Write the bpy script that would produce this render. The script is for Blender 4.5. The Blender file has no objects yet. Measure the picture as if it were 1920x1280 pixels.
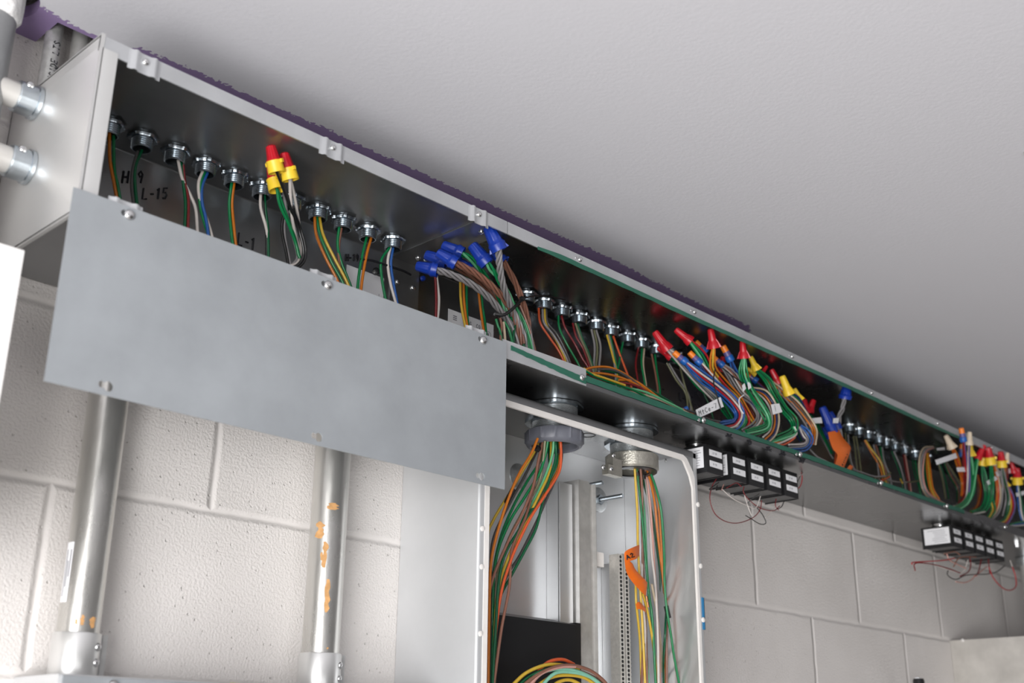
import bpy, bmesh, math, random
from mathutils import Vector, Matrix, Quaternion
random.seed(7)
C = bpy.context.scene.collection
sc = bpy.context.scene
V = Vector
PI = math.pi

# ------------------------------------------------------------------ camera, world, light, exposure
FPX, YAW, PITCH, ROLL = 2174.5185, 0.7685, 0.3450, 0.0107
EYE = V((0.0, -1.243, 1.75))
_f = V((math.cos(YAW) * math.cos(PITCH), math.sin(YAW) * math.cos(PITCH), math.sin(PITCH)))
_r = V((math.sin(YAW), -math.cos(YAW), 0)); _u = _r.cross(_f)
RIGHT = _r * math.cos(ROLL) + _u * math.sin(ROLL)
UP = -_r * math.sin(ROLL) + _u * math.cos(ROLL)
FWD = _f
cam_data = bpy.data.cameras.new('camera'); cam = bpy.data.objects.new('camera', cam_data); C.objects.link(cam)
cam_data.sensor_width = 36; cam_data.lens = FPX * 36 / 1920; cam_data.clip_start = 0.05
cam.matrix_world = Matrix(((RIGHT.x, UP.x, -FWD.x, EYE.x), (RIGHT.y, UP.y, -FWD.y, EYE.y), (RIGHT.z, UP.z, -FWD.z, EYE.z), (0, 0, 0, 1)))
cam_data.dof.use_dof = True; cam_data.dof.focus_distance = 1.66; cam_data.dof.aperture_fstop = 5.0
sc.camera = cam

world = bpy.data.worlds.new('sky'); sc.world = world; world.use_nodes = True
world.node_tree.nodes['Background'].inputs[0].default_value = (0.75, 0.85, 1, 1)
world.node_tree.nodes['Background'].inputs[1].default_value = 0.3

def area_light(name, loc, target, sx, sy, power, col):
    d = bpy.data.lights.new(name, 'AREA'); d.shape = 'RECTANGLE'; d.size = sx; d.size_y = sy; d.energy = power; d.color = col
    o = bpy.data.objects.new(name, d); C.objects.link(o); o.location = loc
    o.rotation_euler = (V(target) - V(loc)).to_track_quat('-Z', 'Z').to_euler()
    return o
# daylight entering by the window in the left wall, plus weak fill from an unseen window added behind the camera
area_light('left_window_daylight', (-1.20, -1.62, 1.25), (0, -1.20, 1.25), 1.9, 1.5, 116, (1.0, 0.99, 0.985))
area_light('added_front_fill', (-0.1, -4.72, 0.75), (-0.1, 0, 0.75), 2.2, 1.1, 24, (1.0, 0.99, 0.985))
sc.view_settings.view_transform = 'Standard'; sc.view_settings.look = 'None'
sc.view_settings.exposure = -0.08; sc.view_settings.gamma = 1; sc.view_settings.use_curve_mapping = False

# ------------------------------------------------------------------ measured planes of the place
TF = -0.2093          # front plane of the wireway
ZB, ZT = 2.2564, 2.4593   # wireway bottom and top
X0, XJ, XE = 0.4439, 1.056, 2.580   # end plate, joint of the first two sections, next joint
CEIL = 2.5545
PX0, PX1, PF, PZT = 1.0640, 1.5700, -0.1570, 2.2345   # open panel cabinet
def ray(px, py): return FWD + RIGHT * ((px - 960) / FPX) - UP * ((py - 640) / FPX)
def at(px, py, y=None, x=None, z=None):
    d = ray(px, py)
    if y is not None: return EYE + d * ((y - EYE.y) / d.y)
    if x is not None: return EYE + d * ((x - EYE.x) / d.x)
    return EYE + d * ((z - EYE.z) / d.z)
def inside(px, py, y):               # a point inside the wireway: never through its bottom, top or back
    p = at(px, py, y=y)
    if p.z < ZB + 0.006: p = at(px, py, z=ZB + 0.006)
    if p.z > ZT - 0.007: p = at(px, py, z=ZT - 0.007)
    if p.y > -0.006: p = V((p.x, -0.006, p.z))
    return p

# ------------------------------------------------------------------ materials
MATS = {}
def N(nt, t, **k):
    n = nt.nodes.new(t)
    for a, b in k.items(): setattr(n, a, b)
    return n
def mat(name, col, rough=0.5, metal=0.0, var=0.0, vscale=8.0, bump=0.0, bscale=60.0, spec=0.5, trans=0.0, rvar=0.0, stretch=None, coat=0.0):
    m = bpy.data.materials.new(name); m.use_nodes = True; nt = m.node_tree; b = nt.nodes['Principled BSDF']
    b.inputs['Base Color'].default_value = (*col, 1); b.inputs['Roughness'].default_value = rough; b.inputs['Metallic'].default_value = metal
    b.inputs['Specular IOR Level'].default_value = spec
    if coat: b.inputs['Coat Weight'].default_value = coat
    if trans: b.inputs['Transmission Weight'].default_value = trans
    tc = N(nt, 'ShaderNodeTexCoord'); src = tc.outputs['Object']
    if stretch:
        mp = N(nt, 'ShaderNodeMapping'); mp.inputs['Scale'].default_value = stretch; nt.links.new(src, mp.inputs[0]); src = mp.outputs[0]
    if var or rvar:
        no = N(nt, 'ShaderNodeTexNoise'); no.inputs['Scale'].default_value = vscale; no.inputs['Detail'].default_value = 6; no.inputs['Roughness'].default_value = 0.6
        nt.links.new(src, no.inputs['Vector'])
        if var:
            rp = N(nt, 'ShaderNodeValToRGB'); e = rp.color_ramp.elements
            e[0].position = 0.3; e[1].position = 0.7
            e[0].color = (*[c * (1 - var) for c in col], 1); e[1].color = (*[min(1, c * (1 + var)) for c in col], 1)
            nt.links.new(no.outputs['Fac'], rp.inputs[0]); nt.links.new(rp.outputs[0], b.inputs['Base Color'])
        if rvar:
            mr = N(nt, 'ShaderNodeMapRange'); mr.inputs['From Min'].default_value = 0.3; mr.inputs['From Max'].default_value = 0.7
            mr.inputs['To Min'].default_value = max(0.02, rough - rvar); mr.inputs['To Max'].default_value = rough + rvar
            nt.links.new(no.outputs['Fac'], mr.inputs[0]); nt.links.new(mr.outputs[0], b.inputs['Roughness'])
    if bump:
        nb = N(nt, 'ShaderNodeTexNoise'); nb.inputs['Scale'].default_value = bscale; nb.inputs['Detail'].default_value = 4
        nt.links.new(src, nb.inputs['Vector'])
        bp = N(nt, 'ShaderNodeBump'); bp.inputs['Strength'].default_value = 1.0; bp.inputs['Distance'].default_value = bump
        nt.links.new(nb.outputs['Fac'], bp.inputs['Height']); nt.links.new(bp.outputs[0], b.inputs['Normal'])
    MATS[name] = m
    return m
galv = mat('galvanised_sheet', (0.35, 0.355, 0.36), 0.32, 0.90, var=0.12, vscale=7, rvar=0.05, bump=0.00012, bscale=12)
galv_shaded = mat('galvanised_sheet_shaded', (0.26, 0.262, 0.265), 0.29, 1.0, var=0.14, vscale=7, rvar=0.05, bump=0.00015, bscale=12)  # darker copy of the sheet; the interior shade is put into its colour
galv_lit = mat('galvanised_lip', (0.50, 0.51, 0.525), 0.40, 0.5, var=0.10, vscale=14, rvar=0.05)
galv_end = mat('galvanised_end', (0.63, 0.63, 0.62), 0.36, 0.6, var=0.05, vscale=5, rvar=0.05, bump=0.0002, bscale=10)
plate_m = mat('plate_sheet', (0.325, 0.345, 0.365), 0.52, 0.22, var=0.10, vscale=9, rvar=0.05)
zinc = mat('zinc_plate', (0.46, 0.51, 0.55), 0.26, 1.0, var=0.12, vscale=60)
zinc_l = mat('zinc_bright', (0.58, 0.63, 0.67), 0.26, 1.0, var=0.10, vscale=40)
zinc_d = mat('zinc_dull', (0.50, 0.52, 0.53), 0.34, 0.9, var=0.2, vscale=90)
screw_m = mat('screw_metal', (0.72, 0.72, 0.72), 0.2, 1.0)
cast_m = mat('cast_bushing', (0.52, 0.50, 0.44), 0.38, 0.9, bump=0.0006, bscale=320, var=0.12, vscale=80)
emt = mat('conduit_metal', (0.66, 0.65, 0.62), 0.30, 0.92, var=0.08, vscale=30, rvar=0.06, bump=0.00012, bscale=260, stretch=(1, 1, 0.25))
coupling_m = mat('coupling_metal', (0.74, 0.74, 0.73), 0.34, 0.75, var=0.03)
emt_paint = mat('conduit_white', (0.62, 0.60, 0.57), 0.42, 0.35, var=0.06, vscale=20)
emt_mark = mat('conduit_old', (0.50, 0.50, 0.485), 0.42, 0.6, var=0.22, vscale=90)
pipe_m = mat('pipe_grey', (0.33, 0.335, 0.34), 0.40, 0.6, var=0.1, vscale=30)
box_m = mat('box_mottled', (0.60, 0.575, 0.535), 0.42, 0.4, var=0.14, vscale=16, rvar=0.06)
paint_blob = mat('plaster_white', (0.82, 0.81, 0.80), 0.8, bump=0.004, bscale=90)
pvc = mat('grey_plastic', (0.125, 0.13, 0.155), 0.42, bump=0.0001, bscale=300)
panel_in = mat('panel_steel', (0.70, 0.71, 0.72), 0.30, 0.72, var=0.05, vscale=6, rvar=0.02, bump=0.00004, bscale=160)
panel_out = mat('panel_side', (0.64, 0.65, 0.66), 0.42, 0.45, var=0.05, vscale=6)
white_trim = mat('white_edge', (0.80, 0.77, 0.74), 0.6, var=0.04, vscale=40)
black_p = mat('black_plastic', (0.012, 0.012, 0.013), 0.35)
black_matte = mat('black_sheet', (0.012, 0.012, 0.013), 0.30)
potting = mat('potting_grey', (0.10, 0.10, 0.10), 0.55, var=0.2, vscale=60)
tin_m = mat('tinned_bar', (0.62, 0.60, 0.56), 0.4, 0.6, var=0.1, vscale=200)
label_w = mat('label_white', (0.80, 0.80, 0.82), 0.5)
ink = mat('marker_ink', (0.008, 0.008, 0.012), 0.6)
print_ink = mat('print_ink', (0.16, 0.16, 0.18), 0.6)
tape_g = mat('green_tape', (0.018, 0.115, 0.075), 0.45, var=0.1, vscale=30)
tape_o = mat('orange_tape', (0.80, 0.155, 0.012), 0.42, var=0.05, vscale=60)
tape_k = mat('black_tape', (0.010, 0.010, 0.011), 0.4)
blue_t = mat('blue_tape', (0.035, 0.22, 0.46), 0.6)
white_box = mat('white_enamel', (0.86, 0.84, 0.82), 0.45)
wood_m = mat('brown_residue', (0.55, 0.30, 0.12), 0.8, var=0.25, vscale=120)
yellow_m = mat('yellow_paint', (0.75, 0.58, 0.05), 0.6)
copper = mat('bare_copper', (0.55, 0.25, 0.12), 0.3, 1.0)
steel_d = mat('aged_steel', (0.60, 0.59, 0.57), 0.40, 0.7, var=0.12, vscale=55)
purple = None
WC = {'green': (0.004, 0.21, 0.065), 'dark green': (0.003, 0.105, 0.04), 'orange': (0.66, 0.19, 0.015), 'yellow': (0.72, 0.47, 0.05),
      'grey': (0.30, 0.285, 0.29), 'dark grey': (0.085, 0.08, 0.08), 'brown': (0.28, 0.125, 0.085), 'white': (0.72, 0.66, 0.62), 'black': (0.012, 0.012, 0.012),
      'red': (0.50, 0.018, 0.022), 'dark red': (0.21, 0.014, 0.018), 'blue': (0.025, 0.115, 0.40), 'purple': (0.15, 0.11, 0.32), 'tan': (0.62, 0.50, 0.36),
      'pale green': (0.16, 0.56, 0.28), 'mint': (0.27, 0.62, 0.46), 'olive': (0.20, 0.20, 0.11), 'pink': (0.62, 0.32, 0.27), 'red-orange': (0.72, 0.11, 0.03), 'dark blue': (0.012, 0.03, 0.13)}
for k, c in list(WC.items()): c = tuple(v * 0.80 for v in c); mat('insulation_' + k.replace(' ', '_').replace('-', '_'), c, 0.26, spec=0.55, var=0.06, vscale=120)
wm = lambda k: MATS['insulation_' + k.replace(' ', '_').replace('-', '_')]
nut_red = mat('nut_red', (0.50, 0.010, 0.020), 0.35); nut_yel = mat('nut_yellow', (0.82, 0.56, 0.035), 0.4)
nut_blu = mat('nut_blue', (0.006, 0.032, 0.28), 0.35); nut_tan = mat('nut_tan', (0.66, 0.55, 0.42), 0.45); nut_ora = mat('nut_orange', (0.85, 0.22, 0.02), 0.35)
nut_vio = mat('nut_violet_clear', (0.11, 0.085, 0.24), 0.25, var=0.5, vscale=160); nut_sky = mat('nut_collar_blue', (0.012, 0.10, 0.38), 0.35)
nut_blk = mat('nut_mouth', (0.01, 0.01, 0.01), 0.8)

def wall_material():
    m = bpy.data.materials.new('painted_block'); m.use_nodes = True; nt = m.node_tree; b = nt.nodes['Principled BSDF']; L = nt.links.new
    b.inputs['Roughness'].default_value = 0.62; b.inputs['Specular IOR Level'].default_value = 0.35
    tc = N(nt, 'ShaderNodeTexCoord'); sx = N(nt, 'ShaderNodeSeparateXYZ'); L(tc.outputs['Object'], sx.inputs[0])
    wob = N(nt, 'ShaderNodeTexNoise'); wob.inputs['Scale'].default_value = 22; L(tc.outputs['Object'], wob.inputs['Vector'])
    wm_ = N(nt, 'ShaderNodeMath', operation='MULTIPLY_ADD'); wm_.inputs[1].default_value = 0.005; wm_.inputs[2].default_value = -0.0025; L(wob.outputs['Fac'], wm_.inputs[0])
    ax = N(nt, 'ShaderNodeMath', operation='ADD'); ax.inputs[1].default_value = -0.5546 + 4.064; L(sx.outputs['X'], ax.inputs[0])
    ax2 = N(nt, 'ShaderNodeMath', operation='ADD'); L(ax.outputs[0], ax2.inputs[0]); L(wm_.outputs[0], ax2.inputs[1])
    az = N(nt, 'ShaderNodeMath', operation='ADD'); az.inputs[1].default_value = -2.0315 + 0.2032 * 12; L(sx.outputs['Z'], az.inputs[0])
    az2 = N(nt, 'ShaderNodeMath', operation='ADD'); L(az.outputs[0], az2.inputs[0]); L(wm_.outputs[0], az2.inputs[1])
    cb = N(nt, 'ShaderNodeCombineXYZ'); L(ax2.outputs[0], cb.inputs[0]); L(az2.outputs[0], cb.inputs[1])
    def brick(size, sm):
        br = N(nt, 'ShaderNodeTexBrick'); br.offset = 0.5; br.offset_frequency = 2; br.squash = 1
        br.inputs['Scale'].default_value = 1; br.inputs['Mortar Size'].default_value = size; br.inputs['Mortar Smooth'].default_value = sm
        br.inputs['Brick Width'].default_value = 0.4064; br.inputs['Row Height'].default_value = 0.2032; br.inputs['Bias'].default_value = 0
        L(cb.outputs[0], br.inputs['Vector']); return br
    br = brick(0.0075, 1.0)
    n1 = N(nt, 'ShaderNodeTexNoise'); n1.inputs['Scale'].default_value = 300; n1.inputs['Detail'].default_value = 5; n1.inputs['Roughness'].default_value = 0.55; L(tc.outputs['Object'], n1.inputs['Vector'])
    vo = N(nt, 'ShaderNodeTexVoronoi'); vo.inputs['Scale'].default_value = 85; L(tc.outputs['Object'], vo.inputs['Vector'])
    pit = N(nt, 'ShaderNodeMapRange'); pit.inputs['From Min'].default_value = 0.04; pit.inputs['From Max'].default_value = 0.13; pit.inputs['To Min'].default_value = -1.6; pit.inputs['To Max'].default_value = 0; L(vo.outputs['Distance'], pit.inputs[0])
    n3 = N(nt, 'ShaderNodeTexNoise'); n3.inputs['Scale'].default_value = 9; L(tc.outputs['Object'], n3.inputs['Vector'])
    pm = N(nt, 'ShaderNodeMath', operation='MULTIPLY'); L(pit.outputs[0], pm.inputs[0]); L(n3.outputs['Fac'], pm.inputs[1])
    h1 = N(nt, 'ShaderNodeMath', operation='ADD'); L(n1.outputs['Fac'], h1.inputs[0]); L(pm.outputs[0], h1.inputs[1])
    inv = N(nt, 'ShaderNodeMath', operation='SUBTRACT'); inv.inputs[0].default_value = 1; L(br.outputs['Fac'], inv.inputs[1])
    h2 = N(nt, 'ShaderNodeMath', operation='MULTIPLY'); L(h1.outputs[0], h2.inputs[0]); L(inv.outputs[0], h2.inputs[1])
    bp1 = N(nt, 'ShaderNodeBump'); bp1.inputs['Distance'].default_value = 0.0017; L(h2.outputs[0], bp1.inputs['Height'])
    bp2 = N(nt, 'ShaderNodeBump'); bp2.inputs['Distance'].default_value = 0.0016; bp2.invert = True; L(br.outputs['Fac'], bp2.inputs['Height']); L(bp1.outputs[0], bp2.inputs['Normal'])
    L(bp2.outputs[0], b.inputs['Normal'])
    nl = N(nt, 'ShaderNodeTexNoise'); nl.inputs['Scale'].default_value = 4; nl.inputs['Detail'].default_value = 3; L(tc.outputs['Object'], nl.inputs['Vector'])
    rp = N(nt, 'ShaderNodeValToRGB'); rp.color_ramp.elements[0].color = (0.70, 0.665, 0.64, 1); rp.color_ramp.elements[1].color = (0.79, 0.755, 0.73, 1)
    rp.color_ramp.elements[0].position = 0.35; rp.color_ramp.elements[1].position = 0.65; L(nl.outputs['Fac'], rp.inputs[0])
    L(rp.outputs[0], b.inputs['Base Color'])
    return m
def ceiling_material():
    m = bpy.data.materials.new('painted_drywall'); m.use_nodes = True; nt = m.node_tree; b = nt.nodes['Principled BSDF']; L = nt.links.new
    b.inputs['Roughness'].default_value = 0.7; b.inputs['Specular IOR Level'].default_value = 0.25
    tc = N(nt, 'ShaderNodeTexCoord'); sx = N(nt, 'ShaderNodeSeparateXYZ'); L(tc.outputs['Object'], sx.inputs[0])
    na = N(nt, 'ShaderNodeTexNoise'); na.inputs['Scale'].default_value = 9; na.inputs['Detail'].default_value = 2; L(tc.outputs['Object'], na.inputs['Vector'])
    nb = N(nt, 'ShaderNodeTexNoise'); nb.inputs['Scale'].default_value = 170; nb.inputs['Detail'].default_value = 6; L(tc.outputs['Object'], nb.inputs['Vector'])
    # the painter's roller stopped short of the wall: edge of the white coat, y = -0.088 with a ragged line
    e1 = N(nt, 'ShaderNodeMath', operation='MULTIPLY_ADD'); e1.inputs[1].default_value = 0.010; e1.inputs[2].default_value = -0.005; L(na.outputs['Fac'], e1.inputs[0])
    e2 = N(nt, 'ShaderNodeMath', operation='MULTIPLY_ADD'); e2.inputs[1].default_value = 0.024; e2.inputs[2].default_value = -0.012; L(nb.outputs['Fac'], e2.inputs[0])
    s = N(nt, 'ShaderNodeMath', operation='ADD'); L(e1.outputs[0], s.inputs[0]); L(e2.outputs[0], s.inputs[1])
    s2 = N(nt, 'ShaderNodeMath', operation='ADD'); L(s.outputs[0], s2.inputs[0]); L(sx.outputs['Y'], s2.inputs[1])
    # how far from the wall the bare strip reaches, along X from 0.4 to 2.0 m (0..1 grey = 0..0.12 m)
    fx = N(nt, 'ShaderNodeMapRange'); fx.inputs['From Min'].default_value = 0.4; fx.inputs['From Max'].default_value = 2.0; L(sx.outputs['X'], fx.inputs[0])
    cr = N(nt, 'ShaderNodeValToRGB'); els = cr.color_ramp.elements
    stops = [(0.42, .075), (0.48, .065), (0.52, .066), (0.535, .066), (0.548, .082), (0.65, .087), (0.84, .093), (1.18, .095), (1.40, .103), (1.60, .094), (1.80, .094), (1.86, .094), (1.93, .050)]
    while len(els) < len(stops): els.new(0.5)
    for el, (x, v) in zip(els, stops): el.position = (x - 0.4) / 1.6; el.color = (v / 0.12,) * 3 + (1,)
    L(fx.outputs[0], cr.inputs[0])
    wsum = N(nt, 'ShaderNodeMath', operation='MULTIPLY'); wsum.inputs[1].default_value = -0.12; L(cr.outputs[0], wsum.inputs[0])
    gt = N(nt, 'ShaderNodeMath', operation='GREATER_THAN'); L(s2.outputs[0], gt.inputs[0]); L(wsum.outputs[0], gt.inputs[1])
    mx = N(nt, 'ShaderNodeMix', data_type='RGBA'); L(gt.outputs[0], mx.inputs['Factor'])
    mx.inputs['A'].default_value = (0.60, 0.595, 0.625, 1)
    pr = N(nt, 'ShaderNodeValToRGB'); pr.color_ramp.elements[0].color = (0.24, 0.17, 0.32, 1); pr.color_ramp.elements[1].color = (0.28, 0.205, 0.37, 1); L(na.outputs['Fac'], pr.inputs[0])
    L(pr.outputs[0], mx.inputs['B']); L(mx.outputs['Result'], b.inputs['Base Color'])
    nc = N(nt, 'ShaderNodeTexNoise'); nc.inputs['Scale'].default_value = 160; nc.inputs['Detail'].default_value = 3; L(tc.outputs['Object'], nc.inputs['Vector'])
    bp = N(nt, 'ShaderNodeBump'); bp.inputs['Distance'].default_value = 0.0003; L(nc.outputs['Fac'], bp.inputs['Height']); L(bp.outputs[0], b.inputs['Normal'])
    return m

# ------------------------------------------------------------------ mesh helpers
class MB:
    def __init__(s): s.v = []; s.f = []; s.m = []; s.cm = 0
    def add(s, vs, fs):
        o = len(s.v); s.v += [tuple(p) for p in vs]; s.f += [tuple(i + o for i in f) for f in fs]; s.m += [s.cm] * len(fs)
        return s
    def box(s, a, b):
        (x0, y0, z0), (x1, y1, z1) = a, b
        return s.add([(x0, y0, z0), (x1, y0, z0), (x1, y1, z0), (x0, y1, z0), (x0, y0, z1), (x1, y0, z1), (x1, y1, z1), (x0, y1, z1)],
                     [(0, 3, 2, 1), (4, 5, 6, 7), (0, 1, 5, 4), (1, 2, 6, 5), (2, 3, 7, 6), (3, 0, 4, 7)])
    def hexa(s, lo, hi):             # eight corners: lo four, hi four
        return s.add(list(lo) + list(hi), [(3, 2, 1, 0), (4, 5, 6, 7), (0, 1, 5, 4), (1, 2, 6, 5), (2, 3, 7, 6), (3, 0, 4, 7)])
    def tube(s, pts, r, seg=8, caps=True):
        pts = [V(p) for p in pts]; n = len(pts)
        rs = r if isinstance(r, (list, tuple)) else [r] * n
        tan = []
        for i in range(n):
            t = pts[min(i + 1, n - 1)] - pts[max(i - 1, 0)]
            tan.append(t.normalized() if t.length > 1e-9 else V((0, 0, 1)))
        a = tan[0].orthogonal().normalized(); vs = []
        for i in range(n):
            a = a - tan[i] * a.dot(tan[i])
            a = a.normalized() if a.length > 1e-6 else tan[i].orthogonal().normalized()
            b = tan[i].cross(a)
            for k in range(seg):
                w = 2 * PI * k / seg
                vs.append(pts[i] + (a * math.cos(w) + b * math.sin(w)) * rs[i])
        fs = [(i * seg + k, i * seg + (k + 1) % seg, (i + 1) * seg + (k + 1) % seg, (i + 1) * seg + k) for i in range(n - 1) for k in range(seg)]
        if caps: fs += [tuple(range(seg))[::-1], tuple((n - 1) * seg + k for k in range(seg))]
        return s.add(vs, fs)
    def lathe(s, prof, o=(0, 0, 0), d=(0, 0, 1), seg=24, mod=None):   # prof: (distance along d, radius); mod(angle) multiplies the radius
        d = V(d).normalized(); a = d.orthogonal().normalized(); b = d.cross(a); o = V(o); vs = []; fs = []
        for h, r in prof:
            for k in range(seg):
                w = 2 * PI * k / seg; q = r * (mod(w, h) if mod else 1)
                vs.append(o + d * h + (a * math.cos(w) + b * math.sin(w)) * q)
        for i in range(len(prof) - 1):
            for k in range(seg): fs.append((i * seg + k, i * seg + (k + 1) % seg, (i + 1) * seg + (k + 1) % seg, (i + 1) * seg + k))
        if prof[0][1] > 1e-6: fs.append(tuple(range(seg))[::-1])
        if prof[-1][1] > 1e-6: fs.append(tuple((len(prof) - 1) * seg + k for k in range(seg)))
        return s.add(vs, fs)
    def ring(s, prof, o, d=(0, 0, 1), seg=32, mod=None):              # closed profile turned about d
        d = V(d).normalized(); a = d.orthogonal().normalized(); b = d.cross(a); o = V(o); vs = []; fs = []; n = len(prof)
        for h, r in prof:
            for k in range(seg):
                w = 2 * PI * k / seg; q = r * (mod(w, r) if mod else 1)
                vs.append(o + d * h + (a * math.cos(w) + b * math.sin(w)) * q)
        for i in range(n):
            j = (i + 1) % n
            for k in range(seg): fs.append((i * seg + k, i * seg + (k + 1) % seg, j * seg + (k + 1) % seg, j * seg + k))
        return s.add(vs, fs)
    def sheet(s, prof, axis, lo, hi, t):      # open 2-D profile given thickness t to its left, pushed along an axis
        n = len(prof); P = [V((p[0], p[1])) for p in prof]; off = []
        for i in range(n):
            d0 = (P[i] - P[i - 1]).normalized() if i else None
            d1 = (P[i + 1] - P[i]).normalized() if i < n - 1 else None
            n0 = V((-d0.y, d0.x)) if d0 else None; n1 = V((-d1.y, d1.x)) if d1 else None
            if n0 is None: o = n1 * t
            elif n1 is None: o = n0 * t
            else:
                b = (n0 + n1).normalized(); o = b * (t / max(0.3, b.dot(n0)))
            off.append(P[i] + o)
        loop = P + off[::-1]; m = len(loop)
        def w(p, q): return {'x': (q, p[0], p[1]), 'y': (p[0], q, p[1]), 'z': (p[0], p[1], q)}[axis]
        vs = [w(p, lo) for p in loop] + [w(p, hi) for p in loop]
        fs = [(i, (i + 1) % m, m + (i + 1) % m, m + i) for i in range(m)]
        for i in range(n - 1):
            fs.append((i + 1, i, m - 1 - i, m - 2 - i)); fs.append((m + i, m + i + 1, m + m - 2 - i, m + m - 1 - i))
        return s.add(vs, fs)
    def build(s, name, mats, parent=None, org=None, angle=38, smooth=True):
        if not isinstance(mats, (list, tuple)): mats = [mats]
        if parent is not None: o0 = parent_origin(parent)
        else: o0 = V(org) if org is not None else V((0, 0, 0))
        me = bpy.data.meshes.new(name); me.from_pydata([(V(p) - o0)[:] for p in s.v], [], s.f)
        for m in mats: me.materials.append(m)
        if len(mats) > 1: me.polygons.foreach_set('material_index', s.m)
        bm = bmesh.new(); bm.from_mesh(me); bmesh.ops.recalc_face_normals(bm, faces=bm.faces); bm.to_mesh(me); bm.free()
        if smooth:
            me.polygons.foreach_set('use_smooth', [True] * len(me.polygons)); me.set_sharp_from_angle(angle=math.radians(angle))
        me.update()
        o = bpy.data.objects.new(name, me); C.objects.link(o)
        if parent is not None: o.parent = parent
        else: o.location = o0
        return o
def parent_origin(p):
    q = V((0, 0, 0))
    while p is not None: q += p.location; p = p.parent
    return q
def tag(o, label, cat, group=None, kind=None):
    o['label'] = label; o['category'] = cat
    if group: o['group'] = group
    if kind: o['kind'] = kind
    return o
def thing(name, label, cat, loc=(0, 0, 0), group=None):
    o = bpy.data.objects.new(name, None); o.empty_display_size = 0.02; C.objects.link(o); o.location = loc
    return tag(o, label, cat, group)
def struct(o): o['kind'] = 'structure'; return o
def dup(root, loc=None, quat=None, scale=None, label=None, group=None):
    r = root.copy(); C.objects.link(r)
    if loc is not None: r.location = loc
    if quat is not None: r.rotation_mode = 'QUATERNION'; r.rotation_quaternion = quat
    if scale is not None: r.scale = (scale,) * 3
    if label: r['label'] = label
    if group: r['group'] = group
    for ch in list(root.children):
        c = ch.copy(); C.objects.link(c); c.parent = r
        for g in list(ch.children):
            d = g.copy(); C.objects.link(d); d.parent = c
    return r
def cut(ob, cutters):                 # boolean holes, baked into the mesh
    for k in cutters:
        md = ob.modifiers.new('cut', 'BOOLEAN'); md.operation = 'DIFFERENCE'; md.solver = 'EXACT'; md.object = k
    bpy.context.view_layer.update()
    dg = bpy.context.evaluated_depsgraph_get()
    me = bpy.data.meshes.new_from_object(ob.evaluated_get(dg)); ob.modifiers.clear(); old = ob.data; ob.data = me; me.name = ob.name
    for k in cutters:
        bpy.data.objects.remove(k)
    bpy.data.meshes.remove(old); me.set_sharp_from_angle(angle=math.radians(30))
    return ob
def smooth_path(pts, sub=6):
    pts = [V(p) for p in pts]
    if len(pts) < 3: return [pts[0].lerp(pts[-1], i / sub) for i in range(sub + 1)]
    P = [pts[0] * 2 - pts[1]] + pts + [pts[-1] * 2 - pts[-2]]; out = []
    for i in range(1, len(P) - 2):
        p0, p1, p2, p3 = P[i - 1:i + 3]
        for k in range(sub):
            t = k / sub
            out.append(0.5 * ((2 * p1) + (p2 - p0) * t + (2 * p0 - 5 * p1 + 4 * p2 - p3) * t * t + (3 * p1 - p0 - 3 * p2 + p3) * t ** 3))
    out.append(pts[-1]); return out
ORD = ['first', 'second', 'third', 'fourth', 'fifth', 'sixth', 'seventh', 'eighth', 'ninth', 'tenth', 'eleventh', 'twelfth', 'thirteenth', 'fourteenth', 'fifteenth', 'sixteenth']

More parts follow.
